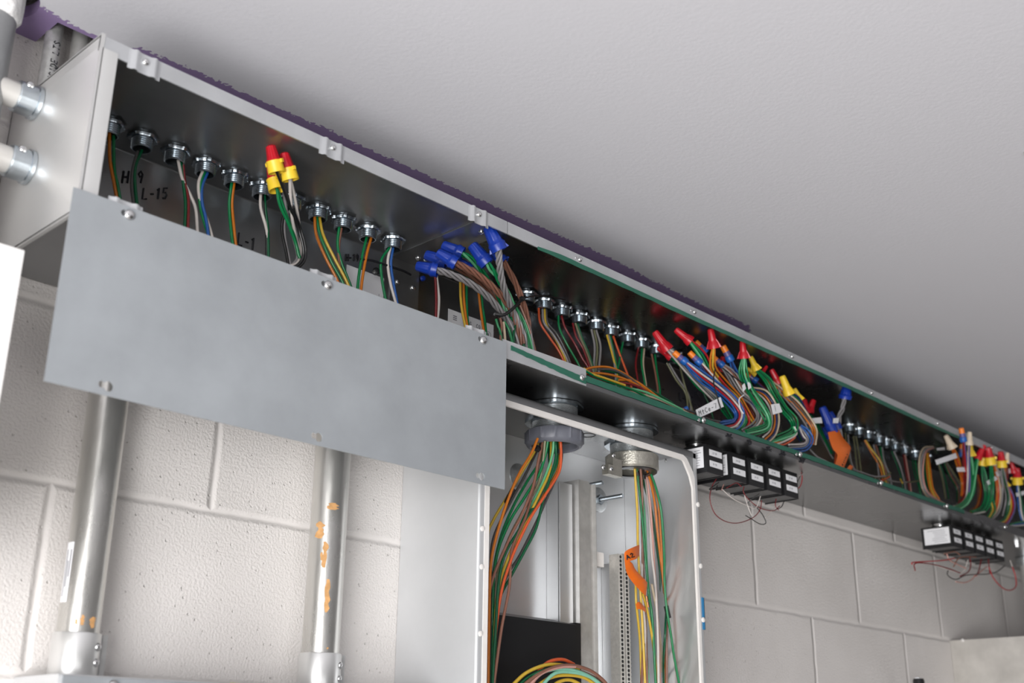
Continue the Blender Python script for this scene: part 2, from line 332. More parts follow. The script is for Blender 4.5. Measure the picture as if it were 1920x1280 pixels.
# hand lettering: each glyph a set of strokes in a box 0.6 wide and 1 high
G = {'H': ['0,0 0,1', '.6,0 .6,1', '0,.5 .6,.5'], 'L': ['0,1 0,0 .55,0'], '-': ['.1,.45 .5,.45'], '1': ['.1,.8 .3,1 .3,0'], '5': ['.55,1 .1,1 .08,.55 .4,.6 .56,.35 .4,.03 .05,.05'],
     '0': ['.3,0 .05,.25 .05,.75 .3,1 .55,.75 .55,.25 .3,0'], '9': ['.55,.7 .3,1 .06,.75 .25,.5 .55,.7 .45,0'], 'S': ['.55,.85 .3,1 .06,.8 .3,.55 .55,.25 .3,0 .04,.15'],
     'T': ['0,1 .6,1', '.3,1 .3,0'], 'D': ['.05,0 .05,1 .4,.9 .57,.5 .4,.08 .05,0'], 'E': ['.55,1 .05,1 .05,0 .55,0', '.05,.52 .42,.52'], 'I': ['.3,0 .3,1'], 'U': ['.05,1 .05,.2 .3,0 .55,.2 .55,1'],
     'O': ['.3,0 .05,.25 .05,.75 .3,1 .55,.75 .55,.25 .3,0'], '7': ['.05,1 .55,1 .25,0'], '3': ['.08,.9 .35,1 .53,.78 .25,.55 .55,.28 .3,0 .05,.1'], '2': ['.06,.8 .3,1 .54,.78 .06,0 .58,0'],
     'M': ['0,0 .08,1 .3,.4 .52,1 .6,0'], 'F': ['.05,0 .05,1 .55,1', '.05,.52 .42,.52'], 'G': ['.55,.82 .3,1 .05,.7 .05,.3 .3,0 .55,.2 .55,.45 .35,.45'], 'C': ['.55,.85 .3,1 .05,.7 .05,.3 .3,0 .55,.15'],
     'e': ['.08,.32 .5,.34 .42,.6 .2,.6 .06,.3 .25,.0 .52,.1'], 'n': ['.08,0 .08,.6', '.08,.45 .3,.6 .5,.45 .5,0'], 'k': ['.08,0 .08,1', '.5,.6 .1,.28 .52,0'], 'r': ['.08,0 .08,.6', '.08,.4 .3,.6 .48,.55'],
     't': ['.28,.95 .28,.1 .45,0', '.06,.62 .5,.62'], 'c': ['.5,.52 .25,.62 .06,.3 .25,0 .52,.1'], 'o': ['.28,0 .06,.3 .28,.6 .5,.3 .28,0'], '.': ['.25,0 .3,.05'], ' ': [], 'B': ['.05,0 .05,1 .4,.95 .45,.7 .3,.55 .05,.52', '.3,.55 .56,.3 .4,.03 .05,0'],
     'R': ['.05,0 .05,1 .45,.95 .5,.7 .3,.52 .05,.5', '.28,.5 .56,0'], 'A': ['0,0 .3,1 .6,0', '.12,.4 .48,.4'], 'X': ['0,0 .6,1', '0,1 .6,0'], '4': ['.42,0 .42,1 .04,.35 .58,.35'], 'N': ['.05,0 .05,1 .55,0 .55,1'], 'V': ['0,1 .3,0 .6,1']}
def lettering(mb, text, fn, r, step=0.85, seg=5):     # fn maps (u, v) in letter heights to a point
    u = 0.0
    for ch in text:
        for st in G.get(ch, []):
            pts = [tuple(float(q) for q in p.split(',')) for p in st.split()]
            mb.tube([fn(u + x, y) for x, y in pts], r, seg)
        u += step
    return mb
# ------------------------------------------------------------------ the room
M_WALL = wall_material(); M_CEIL = ceiling_material()
M_FLOOR = mat('concrete_floor', (0.50, 0.49, 0.475), 0.6, var=0.15, vscale=3, bump=0.001, bscale=40)
M_ROOM = mat('room_wall_paint', (0.20, 0.195, 0.19), 0.7, var=0.04, vscale=2)
RX0, RX1, RY = -1.25, 5.2, -4.75
struct(MB().box((RX0, 0, 0), (RX1, 0.2, 3.0)).build('wall_back', M_WALL))
struct(MB().box((RX0, RY, -0.1), (RX1, 0.2, 0)).build('floor', M_FLOOR))
ce = MB().box((RX0, RY, CEIL), (RX1, 0.0, CEIL + 0.016)).build('ceiling', M_CEIL)
HX, HY = 0.383, -0.058
cut(ce, [MB().box((0.4565, -0.057, 2.5), (2.92, 0.1, 2.6)).build('slot', M_CEIL), MB().lathe([(0, 0.047), (0.2, 0.047)], (HX, HY, 2.5), seg=40).build('hole', M_CEIL)])
struct(ce)
struct(MB().box((RX0, RY, 3.0), (RX1, 0.2, 3.1)).build('void_lid', M_ROOM))  # unseen slab added over the ceiling void to keep it dark
def holed_wall(name, axis, pos, t, lo, hi, h0, h1, z0, z1):
    m = MB()
    def b(a0, a1, c0, c1):
        if axis == 'x': m.box((pos, a0, c0), (pos + t, a1, c1))
        else: m.box((a0, pos, c0), (a1, pos + t, c1))
    b(lo, h0, 0, 3.0); b(h1, hi, 0, 3.0); b(h0, h1, 0, z0); b(h0, h1, z1, 3.0)
    return struct(m.build(name, M_ROOM))
holed_wall('wall_left', 'x', RX0 - 0.2, 0.2, RY, 0.2, -2.62, -0.62, 0.45, 2.05)
holed_wall('wall_front', 'y', RY - 0.2, 0.2, RX0, RX1, -1.25, 1.05, 0.15, 1.35)
struct(MB().box((RX1, RY, 0), (RX1 + 0.2, 0.2, 3.0)).build('wall_right', M_ROOM))
def frame(name, axis, pos, a0, a1, z0, z1):
    m = MB(); w = 0.05
    for (p, q, r, s) in ((a0, a0 + w, z0, z1), (a1 - w, a1, z0, z1), (a0, a1, z0, z0 + w), (a0, a1, z1 - w, z1)):
        if axis == 'x': m.box((pos, p, r), (pos + 0.05, q, s))
        else: m.box((p, pos, r), (q, pos + 0.05, s))
    return struct(m.build(name, white_box))
frame('window_1', 'x', RX0 - 0.12, -2.62, -0.62, 0.45, 2.05)
frame('front_fill_window', 'y', RY - 0.12, -1.25, 1.05, 0.15, 1.35)  # unseen frame added round the opening of the front fill light

# ------------------------------------------------------------------ screws used on the wireway
def screw_head(mb, o, d, r, cross=True):
    o = V(o); d = V(d).normalized()
    mb.lathe([(0, r), (r * 0.25, r * 0.98), (r * 0.55, r * 0.72), (r * 0.68, r * 0.3), (r * 0.7, 0)], o, d, 16)
    if cross:
        a = d.orthogonal().normalized(); b = d.cross(a)
        q = a * math.cos(0.5) + b * math.sin(0.5); w = d.cross(q)
        mb.tube([o + d * r * 0.62 - q * r * 0.55, o + d * r * 0.72, o + d * r * 0.62 + q * r * 0.55], r * 0.1, 4)
        mb.tube([o + d * r * 0.62 - w * r * 0.55, o + d * r * 0.72, o + d * r * 0.62 + w * r * 0.55], r * 0.1, 4)
    return mb

# ------------------------------------------------------------------ wireway, three sections
TH = 0.0016
def channel(x0, x1, lip_top, lip_low, name, parent, m_=None):
    # profile in (y, z): upper lip, top, back, bottom, lower lip; thickness grows inwards
    prof = [(TF, ZT - lip_top), (TF, ZT), (-0.0042, ZT), (-0.0018, ZT - 0.0010), (-0.0006, ZT - 0.0036), (-0.0006, ZB + 0.0036), (-0.0018, ZB + 0.0010), (-0.0042, ZB), (TF, ZB), (TF, ZB + lip_low)]
    return MB().sheet([(p[0], p[1]) for p in prof], 'x', x0, x1, -TH).build(name, m_ or galv, parent, angle=50)
w1 = thing('wireway_section', 'galvanised wireway section at the left with the lowered grey cover', 'wireway', (X0, 0, ZB), 'wireway sections below the ceiling')
channel(X0, XJ - 0.0006, 0.0185, 0.0135, 'trough_body', w1)
# end plate with its wrapped front edge
ep = MB().sheet([(-0.0004, ZB - 0.0012), (TF - 0.0016, ZB - 0.0012), (TF - 0.0016, ZT + 0.0006), (-0.0004, ZT + 0.0006)], 'x', X0, X0 + 0.004, 0.0012)
ep.sheet([(X0, -0.0004), (X0, TF + 0.001), (X0 + 0.0008, TF - 0.0018), (X0 + 0.0030, TF - 0.0028), (X0 + 0.0205, TF - 0.0028)], 'z', ZB - 0.0010, ZT - 0.0145, 0.0012)
ep.sheet([(X0, -0.0004), (X0, TF + 0.001)], 'z', ZT - 0.0145, ZT + 0.0004, 0.0012)
ep.build('end_plate', galv_end, w1)
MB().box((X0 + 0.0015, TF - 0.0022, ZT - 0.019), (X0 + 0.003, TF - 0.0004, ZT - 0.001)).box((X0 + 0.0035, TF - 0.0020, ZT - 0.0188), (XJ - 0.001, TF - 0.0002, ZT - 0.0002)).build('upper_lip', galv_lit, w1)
def lip_tab(xc, z0, z1, parent, up):
    pr = [(-0.019, 0), (-0.015, 0.0004), (-0.0125, 0.0032), (-0.0095, 0.0032), (-0.006, 0.0006), (0.006, 0.0006), (0.0095, 0.0032), (0.0125, 0.0032), (0.015, 0.0004), (0.019, 0)]
    t = MB().sheet([(xc + a, TF - 0.0022 - b) for a, b in pr], 'z', z0, z1, 0.0012).build('lip_tab', galv_lit, parent, angle=60)
    if up: screw_head(MB(), (xc + 0.0005, TF - 0.0026, ZT - 0.0095), (0, -1, 0), 0.0042).build('screw', screw_m, parent)
for xc in (0.495, 0.7475, 0.9985):
    lip_tab(xc, ZT - 0.0245, ZT - 0.001, w1, True)
    lip_tab(xc, ZB + 0.002, ZB + 0.027, w1, False)
# sleeve where the first two sections are bolted together
sl = MB().sheet([(TF + 0.016, ZT - TH - 0.0002), (-0.0024, ZT - TH - 0.0002), (-0.0024, ZB + TH + 0.0003), (TF + 0.016, ZB + TH + 0.0003)], 'x', 1.0200, 1.0760, -0.0016)
sl.build('joint_sleeve', galv, w1)
for (x, y, z, d) in ((1.033, -0.0042, 2.419, (0, -1, 0)), (1.064, -0.0042, 2.419, (0, -1, 0)), (1.050, -0.165, ZT - 0.0035, (0, 0, -1)), (1.050, -0.030, ZT - 0.0035, (0, 0, -1))):
    screw_head(MB(), (x, y, z), d, 0.0045).build('screw', screw_m, w1)
def back_writing(text, px, py, h, parent, r=0.0013, rise=0.26, step=0.85):
    p = at(px, py, y=-0.0030)
    return lettering(MB(), text, lambda u, v: V((p.x + u * h * 0.68, -0.0030, p.z + v * h + u * h * rise)), r, step).build('marker_writing', ink, parent)
back_writing('H-9', 229, 343, 0.0165, w1)
back_writing('L-15', 267, 373, 0.0150, w1)
back_writing('L-1', 446, 458, 0.0170, w1, rise=0.0)
back_writing('H-10', 648, 489, 0.0105, w1, rise=0.22)
# maker's sticker behind the last wires of the left section
st = MB().box((0.9385, -0.0030, 2.335), (1.0085, -0.0025, 2.4175)).build('sticker', label_w, w1)
pm = MB()
for i in range(9): pm.box((0.993, -0.0032, 2.346 + i * 0.0045), (0.9945, -0.0030, 2.3485 + i * 0.0045))
pm.box((1.0, -0.0032, 2.346), (1.0006, -0.0030, 2.39)).build('sticker_print', print_ink, st)

w2 = thing('wireway_section', 'long middle wireway section with green tape along both lips', 'wireway', (XJ, 0, ZB), 'wireway sections below the ceiling')
channel(XJ, XE - 0.0006, 0.0190, 0.0155, 'trough_body', w2, galv_shaded)
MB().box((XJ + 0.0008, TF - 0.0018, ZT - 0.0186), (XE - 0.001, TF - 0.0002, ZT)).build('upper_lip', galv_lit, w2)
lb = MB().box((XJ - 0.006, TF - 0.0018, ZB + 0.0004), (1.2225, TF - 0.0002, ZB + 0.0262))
lb.build('lower_lip_coupling', galv_lit, w2)
def lip_tape(x0, x1, zf0, zf1, name, parent, y=TF - 0.0022, n=60, seed=1):
    rnd = random.Random(seed); m = MB(); rows = []
    for i in range(n + 1):
        x = x0 + (x1 - x0) * i / n
        z0, z1 = zf0(x) + rnd.uniform(-.0006, .0006), zf1(x) + rnd.uniform(-.0004, .0004)
        rows.append((x, z0, z1))
    vs = []; fs = []
    for x, z0, z1 in rows: vs += [(x, y - 0.0006, z0), (x, y - 0.0008, z1), (x, y + 0.0002, z1), (x, y + 0.0002, z0)]
    for i in range(n):
        a = i * 4; b = a + 4
        for k in range(4): fs.append((a + k, a + (k + 1) % 4, b + (k + 1) % 4, b + k))
    fs += [(0, 1, 2, 3), (n * 4 + 3, n * 4 + 2, n * 4 + 1, n * 4)]
    return m.add(vs, fs).build(name, tape_g, parent)
lip_tape(1.118, 2.575, lambda x: ZT - 0.0225 - 0.001 * math.sin(x * 9), lambda x: ZT - 0.0150 + min(0, (x - 1.16) * 0.10) + 0.0012 * math.sin(x * 7), 'edge_tape', w2)
def t0(x): return ZB + 0.0185 - (x - 1.065) * 0.078 - 0.004 if x < 1.2225 else ZB + 0.0075 + 0.0006 * math.sin(x * 8)
def t1(x): return ZB + 0.0235 - (x - 1.065) * 0.055 - 0.003 if x < 1.2225 else ZB + 0.0158 + 0.0006 * math.sin(x * 11)
lip_tape(1.065, 1.2215, t0, t1, 'edge_tape', w2, n=20)
lip_tape(1.2235, 2.50, t0, t1, 'edge_tape', w2, y=TF - 0.0006)
for i, x in enumerate((1.211, 1.503, 1.810, 2.113, 2.415)):
    m = screw_head(MB(), (x, TF - 0.0022, ZT - 0.0075), (0, -1, 0), 0.0040); m.lathe([(0, 0.0022), (0.0008, 0.0022), (0.0008, 0)], (x - 0.008, TF - 0.0018, ZT - 0.0072), (0, -1, 0), 10); m.build('screw', screw_m, w2)
for i, x in enumerate((1.212, 1.513, 1.811, 2.114, 2.409)):
    m = screw_head(MB(), (x, TF - 0.0026, ZB + 0.0105), (0, -1, 0), 0.0050); m.lathe([(0, 0.0032), (0.0012, 0.0030), (0.0012, 0)], (x - 0.0115, TF - 0.0016, ZB + 0.0085), (0, -1, 0), 10); m.build('screw', screw_m, w2)
# crossed-out marker scribbles on the lower lip above the transformers
rs = random.Random(4)
for x in (1.5910, 1.6520, 1.7110, 1.7570, 1.8230):
    mk = MB()
    for k in range(6):
        a = rs.uniform(0.1, PI - 0.1); l = rs.uniform(0.005, 0.011); x2 = x + rs.uniform(-.003, .003); dx, dz = math.cos(a) * l, math.sin(a) * l * 0.62
        # each stroke runs from the lip round the fold on to the bottom
        mk.tube([(x2 + dx, TF - 0.0009, ZB + 0.0008 + dz), (x2, TF - 0.0009, ZB + 0.0006), (x2, TF - 0.0004, ZB - 0.0006), (x2 - dx, TF + abs(dz) * 0.9, ZB - 0.0006)], 0.0010, 5)
    mk.build('marker_scribble', ink, w2)
for t, px, py, h in (('S', 1066, 672, .013), ('8', 1208, 712, .015), ('L-8', 1236, 733, .016), ('L-1', 1274, 750, .016)): back_writing(t, px, py, h, w2, r=.0011, rise=-0.05)
st = MB().box((1.1395, -0.0030, 2.352), (1.2395, -0.0025, 2.4075)).build('sticker', label_w, w2)
pm = MB(); lettering(pm, 'MFG. CO.', lambda u, v: V((1.176 + u * 0.0058, -0.0032, 2.3925 + v * 0.0062)), 0.00055)
for i in range(3): pm.box((1.176, -0.0032, 2.389 - i * 0.0035), (1.216, -0.003, 2.3898 - i * 0.0035))
for i in range(3): pm.box((1.150, -0.0032, 2.392 + i * 0.003), (1.158, -0.003, 2.3935 + i * 0.003))
pm.ring([(0, 0.0050), (0, 0.0056), (0.0003, 0.0056), (0.0003, 0.0050)], (1.228, -0.003, 2.388), (0, -1, 0), 20)
lettering(pm, 'UL', lambda u, v: V((1.2255 + u * 0.0035, -0.0032, 2.3855 + v * 0.005)), 0.0004); pm.build('sticker_print', print_ink, st)

w3 = thing('wireway_section', 'far wireway section at the right edge beyond the bundled red and tan caps', 'wireway', (XE, 0, ZB), 'wireway sections below the ceiling')
channel(XE, 4.1, 0.0190, 0.0200, 'trough_body', w3, galv_shaded)
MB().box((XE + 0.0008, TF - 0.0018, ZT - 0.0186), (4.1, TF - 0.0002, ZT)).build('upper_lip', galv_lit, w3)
for x in (2.70, 3.0): screw_head(MB(), (x, TF - 0.0022, ZT - 0.0075), (0, -1, 0), 0.0040).build('screw', screw_m, w3)
screw_head(MB(), (2.72, TF - 0.0012, ZB + 0.0105), (0, -1, 0), 0.0050).build('screw', screw_m, w3)
m = MB().lathe([(0, 0.0085), (0.003, 0.0085), (0.003, 0.006), (0.010, 0.006), (0.0115, 0.003), (0.0115, 0)], (2.888, -0.170, ZB - 0.0003), (0, 0, -1), 6)
m.build('bolt', screw_m, w3)

# ------------------------------------------------------------------ the lowered cover plate
cp = thing('cover_plate', 'flat grey sheet metal cover hanging by three screws below the left wireway', 'cover plate', (0.437, TF - 0.006, 2.075))
pl = MB().box((0.4370, TF - 0.0075, 2.0755), (1.0510, TF - 0.0058, 2.2765)).build('cover_sheet', plate_m, cp)
cs = []
for x in (0.4955, 0.7485, 1.0045):
    cs += [(x + 0.0008, 2.2675), (x + 0.0018, 2.0850)]
cutters = []
for x, z in cs:
    cutters.append(MB().lathe([(0, 0.0052), (0.04, 0.0052)], (x + 0.0028, TF - 0.03, z), (0, 1, 0), 24).build('hole', plate_m))
    cutters.append(MB().lathe([(0, 0.0036), (0.04, 0.0036)], (x - 0.0040, TF - 0.03, z + 0.0006), (0, 1, 0), 20).build('hole', plate_m))
pl.location = (0, 0, 0); pl.parent = None
pl.data.transform(Matrix.Translation(cp.location))
cut(pl, cutters)
pl.data.transform(Matrix.Translation(-cp.location)); pl.parent = cp
for x in (0.4975, 0.7510, 1.0065): screw_head(MB(), (x, TF - 0.0074, 2.2675), (0, -1, 0), 0.0058).build('screw', screw_m, cp)

# ------------------------------------------------------------------ conduits at the left
def cyl_hit(px, py, cx, cy, r):
    d = ray(px, py); ox, oy = EYE.x - cx, EYE.y - cy
    a = d.x ** 2 + d.y ** 2; b = ox * d.x + oy * d.y; c = ox * ox + oy * oy - r * r
    q = b * b - a * c
    t = (-b - math.sqrt(max(q, 0))) / a
    p = EYE + d * t
    return math.atan2(p.y - cy, p.x - cx), p.z
def cyl_patch(mb, cx, cy, r, th0, th1, z0, z1, ragged=0.0, seed=0, n=10, mrows=8):
    rnd = random.Random(seed); vs = []; fs = []
    for j in range(mrows + 1):
        v = j / mrows; w0 = th0 + rnd.uniform(0, ragged) * (th1 - th0); w1 = th1 - rnd.uniform(0, ragged) * (th1 - th0)
        if ragged and j in (0, mrows): w0, w1 = w0 + (w1 - w0) * 0.3, w1 - (w1 - w0) * 0.3
        for i in range(n + 1):
            w = w0 + (w1 - w0) * i / n
            vs.append((cx + math.cos(w) * r, cy + math.sin(w) * r, z0 + (z1 - z0) * v))
    for j in range(mrows):
        for i in range(n):
            a = j * (n + 1) + i; fs.append((a, a + 1, a + n + 2, a + n + 1))
    return mb.add(vs, fs)
def big_conduit(cx, cy, r, label, residues, seedbase, zb=1.8250):
    t = thing('conduit', label, 'conduit', (cx, cy, zb), 'large vertical conduits under the wireway')
    MB().tube([(cx, cy, zb + 0.004), (cx, cy, 2.0), (cx, cy, ZB - 0.0005)], r, 40).build('pipe', emt, t)
    c = MB().ring([(0, r + 0.0003), (0, r + 0.0026), (0.0015, r + 0.0032), (0.0435, r + 0.0032), (0.0450, r + 0.0024), (0.0450, r + 0.0003)], (cx, cy, zb), seg=40)
    cpl = c.build('coupling', coupling_m, t)
    a = -0.62; dx, dy = math.cos(a), math.sin(a)
    MB().box((cx + (r + .0015), cy - 0.0105, zb + 0.0005), (cx + (r + .0075), cy - 0.0065, zb + 0.0445)).build('clamp_seam', coupling_m, cpl)
    for z in (0.0150, 0.0310):
        a = -0.98; d = V((math.cos(a), math.sin(a), 0)); screw_head(MB(), V((cx, cy, zb + z)) + d * (r + 0.0030), d, 0.0046).build('set_screw', screw_m, cpl)
    MB().ring([(0, r + 0.001), (0, r + 0.009), (0.004, r + 0.009), (0.004, r + 0.001)], (cx, cy, ZB - 0.0045), seg=8).build('locknut', zinc, t)
    if residues:
        for k, (xa, xb, ya, yb) in enumerate(residues):
            w0, z1 = cyl_hit(xa, ya, cx, cy, r); w1, z0 = cyl_hit(xb, yb, cx, cy, r)
            cyl_patch(MB(), cx, cy, r + 0.0003, w0, w1, z0, z1, 0.35, seedbase + k).build('residue', wood_m, t)
    return t
b1 = big_conduit(0.5905, -0.036, 0.0222, 'left of the two large upright conduits, brand sticker on its side', [(150, 158, 1152, 1172), (168, 178, 1155, 1178), (140, 146, 1160, 1170)], 10)
w0, za = cyl_hit(133, 1016, 0.5905, -0.036, 0.0222); w1, zb_ = cyl_hit(150, 1128, 0.5905, -0.036, 0.0222)
sk = cyl_patch(MB(), 0.5905, -0.036, 0.0226, w0 - 0.25, w0 + 0.28, zb_, za).build('sticker', label_w, b1)
m = MB()
for k in range(3): cyl_patch(m, 0.5905, -0.036, 0.0228, w0 - 0.12 + 0.13 * k, w0 - 0.06 + 0.13 * k, zb_ + 0.006 + 0.01 * k, za - 0.008 - 0.012 * (k % 2), n=3)
m.build('sticker_print', print_ink, sk)
big_conduit(0.9075, -0.040, 0.0235, 'right of the two large upright conduits, orange-brown residue on it', [(592, 610, 978, 1009), (612, 637, 942, 957), (604, 614, 1015, 1064), (607, 619, 1085, 1148), (600, 606, 1035, 1050), (611, 617, 1213, 1217)], 30)

# lower junction box the two conduits drop into
jb = thing('junction_box', 'grey metal box under the two upright conduits at the bottom edge', 'box', (0.545, 0, 1.55))
MB().sheet([(0.545, -0.0005), (0.545, -0.098), (0.5455, -0.0996), (0.547, -0.1), (1.052, -0.1), (1.052, -0.0005)], 'z', 1.55, 1.8230, 0.0014).box((0.5452, -0.0998, 1.8220), (1.0518, -0.0005, 1.8243)).build('box_body', panel_out, jb)
MB().box((0.549, -0.1028, 1.553), (1.049, -0.1003, 1.8225)).build('front_cover', plate_m, jb)
screw_head(MB(), (0.6025, -0.1028, 1.8155), (0, -1, 0), 0.0058).build('screw', screw_m, jb)
MB().box((0.742, -0.1032, 1.8205), (0.766, -0.0999, 1.8248)).build('paint_dab', yellow_m, jb)

# two thin conduits entering the end plate
def side_conduit(y, z, label):
    t = thing('conduit', label, 'conduit', (X0, y, z), 'thin conduits entering the end plate')
    MB().tube([(-0.4, y, z), (0.1, y, z), (X0 - 0.012, y, z)], 0.0148, 28).build('pipe', emt_paint, t)
    c = MB().ring([(0, 0.0150), (0, 0.0192), (-0.0012, 0.0200), (-0.0050, 0.0200), (-0.0058, 0.0182), (-0.0240, 0.0182), (-0.0252, 0.0172), (-0.0252, 0.0150)], (X0 - 0.0004, y, z), (1, 0, 0), 36).build('connector', zinc_l, t)
    d = V((0, -0.80, 0.60)).normalized(); screw_head(MB(), V((X0 - 0.0165, y, z)) + d * 0.0178, d, 0.0048).build('set_screw', screw_m, c)
side_conduit(-0.071, 2.4335, 'upper of two thin pale conduits entering the wireway end plate')
side_conduit(-0.081, 2.3495, 'lower of two thin pale conduits entering the wireway end plate')

# upright conduits rising through the ceiling slot behind the end plate
def riser(cx, cy, r, label, m_, text=False):
    t = thing('conduit', label, 'conduit', (cx, cy, ZT), 'conduits rising into the ceiling slot')
    MB().tube([(cx, cy, ZT + 0.001), (cx, cy, 2.6), (cx, cy, 2.98)], r, 28).build('pipe', m_, t)
    if text:
        mt = MB()
        def wrap(line, th):
            return lambda u, v: V((cx + math.cos(th + v * 0.62) * (r + .0002), cy + math.sin(th + v * 0.62) * (r + .0002), 2.4635 + u * 0.0076))
        # letters read upwards along the pipe: baseline on the right side
        lettering(mt, 'OUTSIDE LTS', lambda u, v: V((cx + math.cos(-0.95 - v * 0.85) * (r + .0002), cy + math.sin(-0.95 - v * 0.85) * (r + .0002), at(104, 73, y=-0.038).z - 0.0690 + u * 0.0072)), 0.00075)
        lettering(mt, 'SL', lambda u, v: V((cx + math.cos(-0.45 - v * 0.5) * (r + .0002), cy + math.sin(-0.45 - v * 0.5) * (r + .0002), at(104, 73, y=-0.038).z - 0.0430 + u * 0.0078)), 0.0007)
        mt.build('marker_writing', ink, t)
    return t
riser(0.4650, -0.030, 0.0098, 'pale conduit with black handwriting rising behind the wireway end', emt_mark, True)
riser(0.5010, -0.022, 0.0105, 'rusty grey conduit just right of the one with handwriting', steel_d)
# large pipe at the corner with plaster collar
bp = thing('pipe', 'thick grey pipe at the top left corner with white plaster collar', 'pipe', (HX - 0.004, HY - 0.004, 2.1885))
MB().tube([(HX - 0.004, HY - 0.004, 2.1885), (HX - 0.004, HY - 0.004, 2.4), (HX - 0.004, HY - 0.004, 2.98)], 0.0295, 40).build('pipe_shaft', pipe_m, bp)
rnd = random.Random(3)
ph = [rnd.uniform(0, 6.28) for _ in range(6)]
MB().lathe([(0, 0.0298), (0.002, 0.0325), (0.006, 0.0345), (0.02, 0.0350), (0.05, 0.0350), (0.1, 0.035)], (HX - 0.005, HY - 0.004, 2.516), (0, 0, 1), 48,
           mod=lambda w, h: 1 + 0.03 * math.sin(3 * w + ph[0] + h * 60) + 0.03 * math.sin(7 * w + ph[1] - h * 90) + 0.015 * math.sin(13 * w + ph[2])).build('plaster_collar', paint_blob, bp)

# white enclosure at the left edge
wb = thing('enclosure', 'plain white enclosure cut off by the left edge of the photo', 'enclosure', (0.20, 0, 1.93))
q = at(46, 470, y=-0.235); q2 = at(2, 815, y=-0.235)
MB().box((0.205, -0.2310, 1.93), (q.x - 0.0005, -0.0005, q.z - 0.0012)).build('enclosure_body', white_box, wb)
MB().box((0.2045, -0.2350, 1.9295), (q.x, -0.2315, q.z)).build('enclosure_door', white_box, wb)

# ------------------------------------------------------------------ open panel cabinet
pn = thing('panel_cabinet', 'tall open steel panel cabinet under the wireway with white inner edge', 'panel cabinet', (PX0, 0, 1.45))
ZP0 = 1.45; R_ = 0.004
def arc(cx, cy, a0, a1, n=5): return [(cx + R_ * math.cos(a0 + (a1 - a0) * i / n), cy + R_ * math.sin(a0 + (a1 - a0) * i / n)) for i in range(n + 1)]
body = MB()
body.sheet([(PX0, -0.0006)] + arc(PX0 + R_, PF + R_, PI, 1.5 * PI) + [(PX0 + 0.0105, PF)], 'z', ZP0, PZT - 0.0005, 0.0014)
body.build('side_panel', panel_out, pn)
body = MB()
body.sheet([(PX1 - 0.0105, PF)] + arc(PX1 - R_, PF + R_, 1.5 * PI, 2 * PI) + [(PX1, -0.0006)], 'z', ZP0, PZT - 0.0005, 0.0014)
bo = body.build('side_panel', panel_out, pn)
MB().sheet([(-0.0006, PZT)] + [(PF + R_ - R_ * math.sin(i * PI / 10), PZT - R_ + R_ * math.cos(i * PI / 10)) for i in range(6)] + [(PF, PZT - 0.0125)], 'x', PX0 + 0.0006, PX1 - 0.0006, 0.0014).build('top_panel', galv, pn)  # same steel as the sides; darker sheet puts its shaded tone into colour
MB().box((PX0 + 0.0015, -0.0036, ZP0), (PX1 - 0.0015, -0.0010, PZT - 0.0016)).build('back_panel', panel_in, pn)
MB().box((PX0 + 0.0016, -0.152, ZP0), (PX0 + 0.0026, -0.004, PZT - 0.002)).build('inner_lining', panel_in, pn)
MB().box((PX1 - 0.0026, -0.152, ZP0), (PX1 - 0.0016, -0.004, PZT - 0.002)).build('inner_lining', panel_in, pn)
MB().box((PX0 + 0.003, -0.152, PZT - 0.0021), (PX1 - 0.003, -0.004, PZT - 0.0015)).build('top_lining', galv_shaded, pn)  # darker sheet puts the shade under the cabinet top into the colour
ed = MB(); y0, y1 = PF - 0.0006, PF + 0.0012
def strip(pts_out, pts_in):
    n = len(pts_out)
    vs = [(p[0], y0, p[1]) for p in pts_out] + [(p[0], y0, p[1]) for p in pts_in] + [(p[0], y1, p[1]) for p in pts_out] + [(p[0], y1 + 0.002, p[1]) for p in pts_in]
    fs = []
    for i in range(n - 1): fs += [(i, i + 1, n + i + 1, n + i), (2 * n + i, 3 * n + i, 3 * n + i + 1, 2 * n + i + 1), (i, 2 * n + i, 2 * n + i + 1, i + 1), (n + i, n + i + 1, 3 * n + i + 1, 3 * n + i)]
    fs += [(0, n, 3 * n, 2 * n), (n - 1, 3 * n - 1, 4 * n - 1, 2 * n - 1)]
    ed.add(vs, fs)
w_ = 0.0085; L_, R2, T_ = PX0 + 0.0105, PX1 - 0.0100, PZT - 0.0125
strip([(L_, ZP0), (L_, T_), (R2 - 0.030, T_), (R2 - 0.020, T_ - 0.004), (R2 - 0.004, T_ - 0.024), (R2, T_ - 0.034), (R2, ZP0)],
      [(L_ + w_, ZP0), (L_ + w_, T_ - w_), (R2 - 0.033, T_ - w_), (R2 - 0.028, T_ - w_ - 0.002), (R2 - 0.013, T_ - 0.032), (R2 - 0.0062, T_ - 0.052), (R2 - 0.0062, ZP0)])
ed.build('white_edge_strip', white_trim, pn)
kn = MB()
for x, y, r in ((1.112, -0.128, .013), (1.150, -0.122, .011), (1.135, -0.098, .011), (1.130, -.072, .012), (1.343, -0.122, .011), (1.362, -0.095, .012), (1.335, -0.07, .012), (1.355, -.045, .011)):
    kn.ring([(0, r - 0.0006), (0, r + 0.0006), (0.0007, r + 0.0006), (0.0007, r - 0.0006)], (x, y, PZT - 0.0027), (0, 0, 1), 28)
kn.build('knockout_ring', potting, pn)
for z in (2.145, 2.045, 1.96): MB().lathe([(0, 0.0042), (0.0015, 0.004), (0.0025, 0.002), (0.0026, 0)], (PX1 - 0.0042, PF - 0.0002, z), (0, -1, 0), 14).build('edge_screw', white_trim, pn)
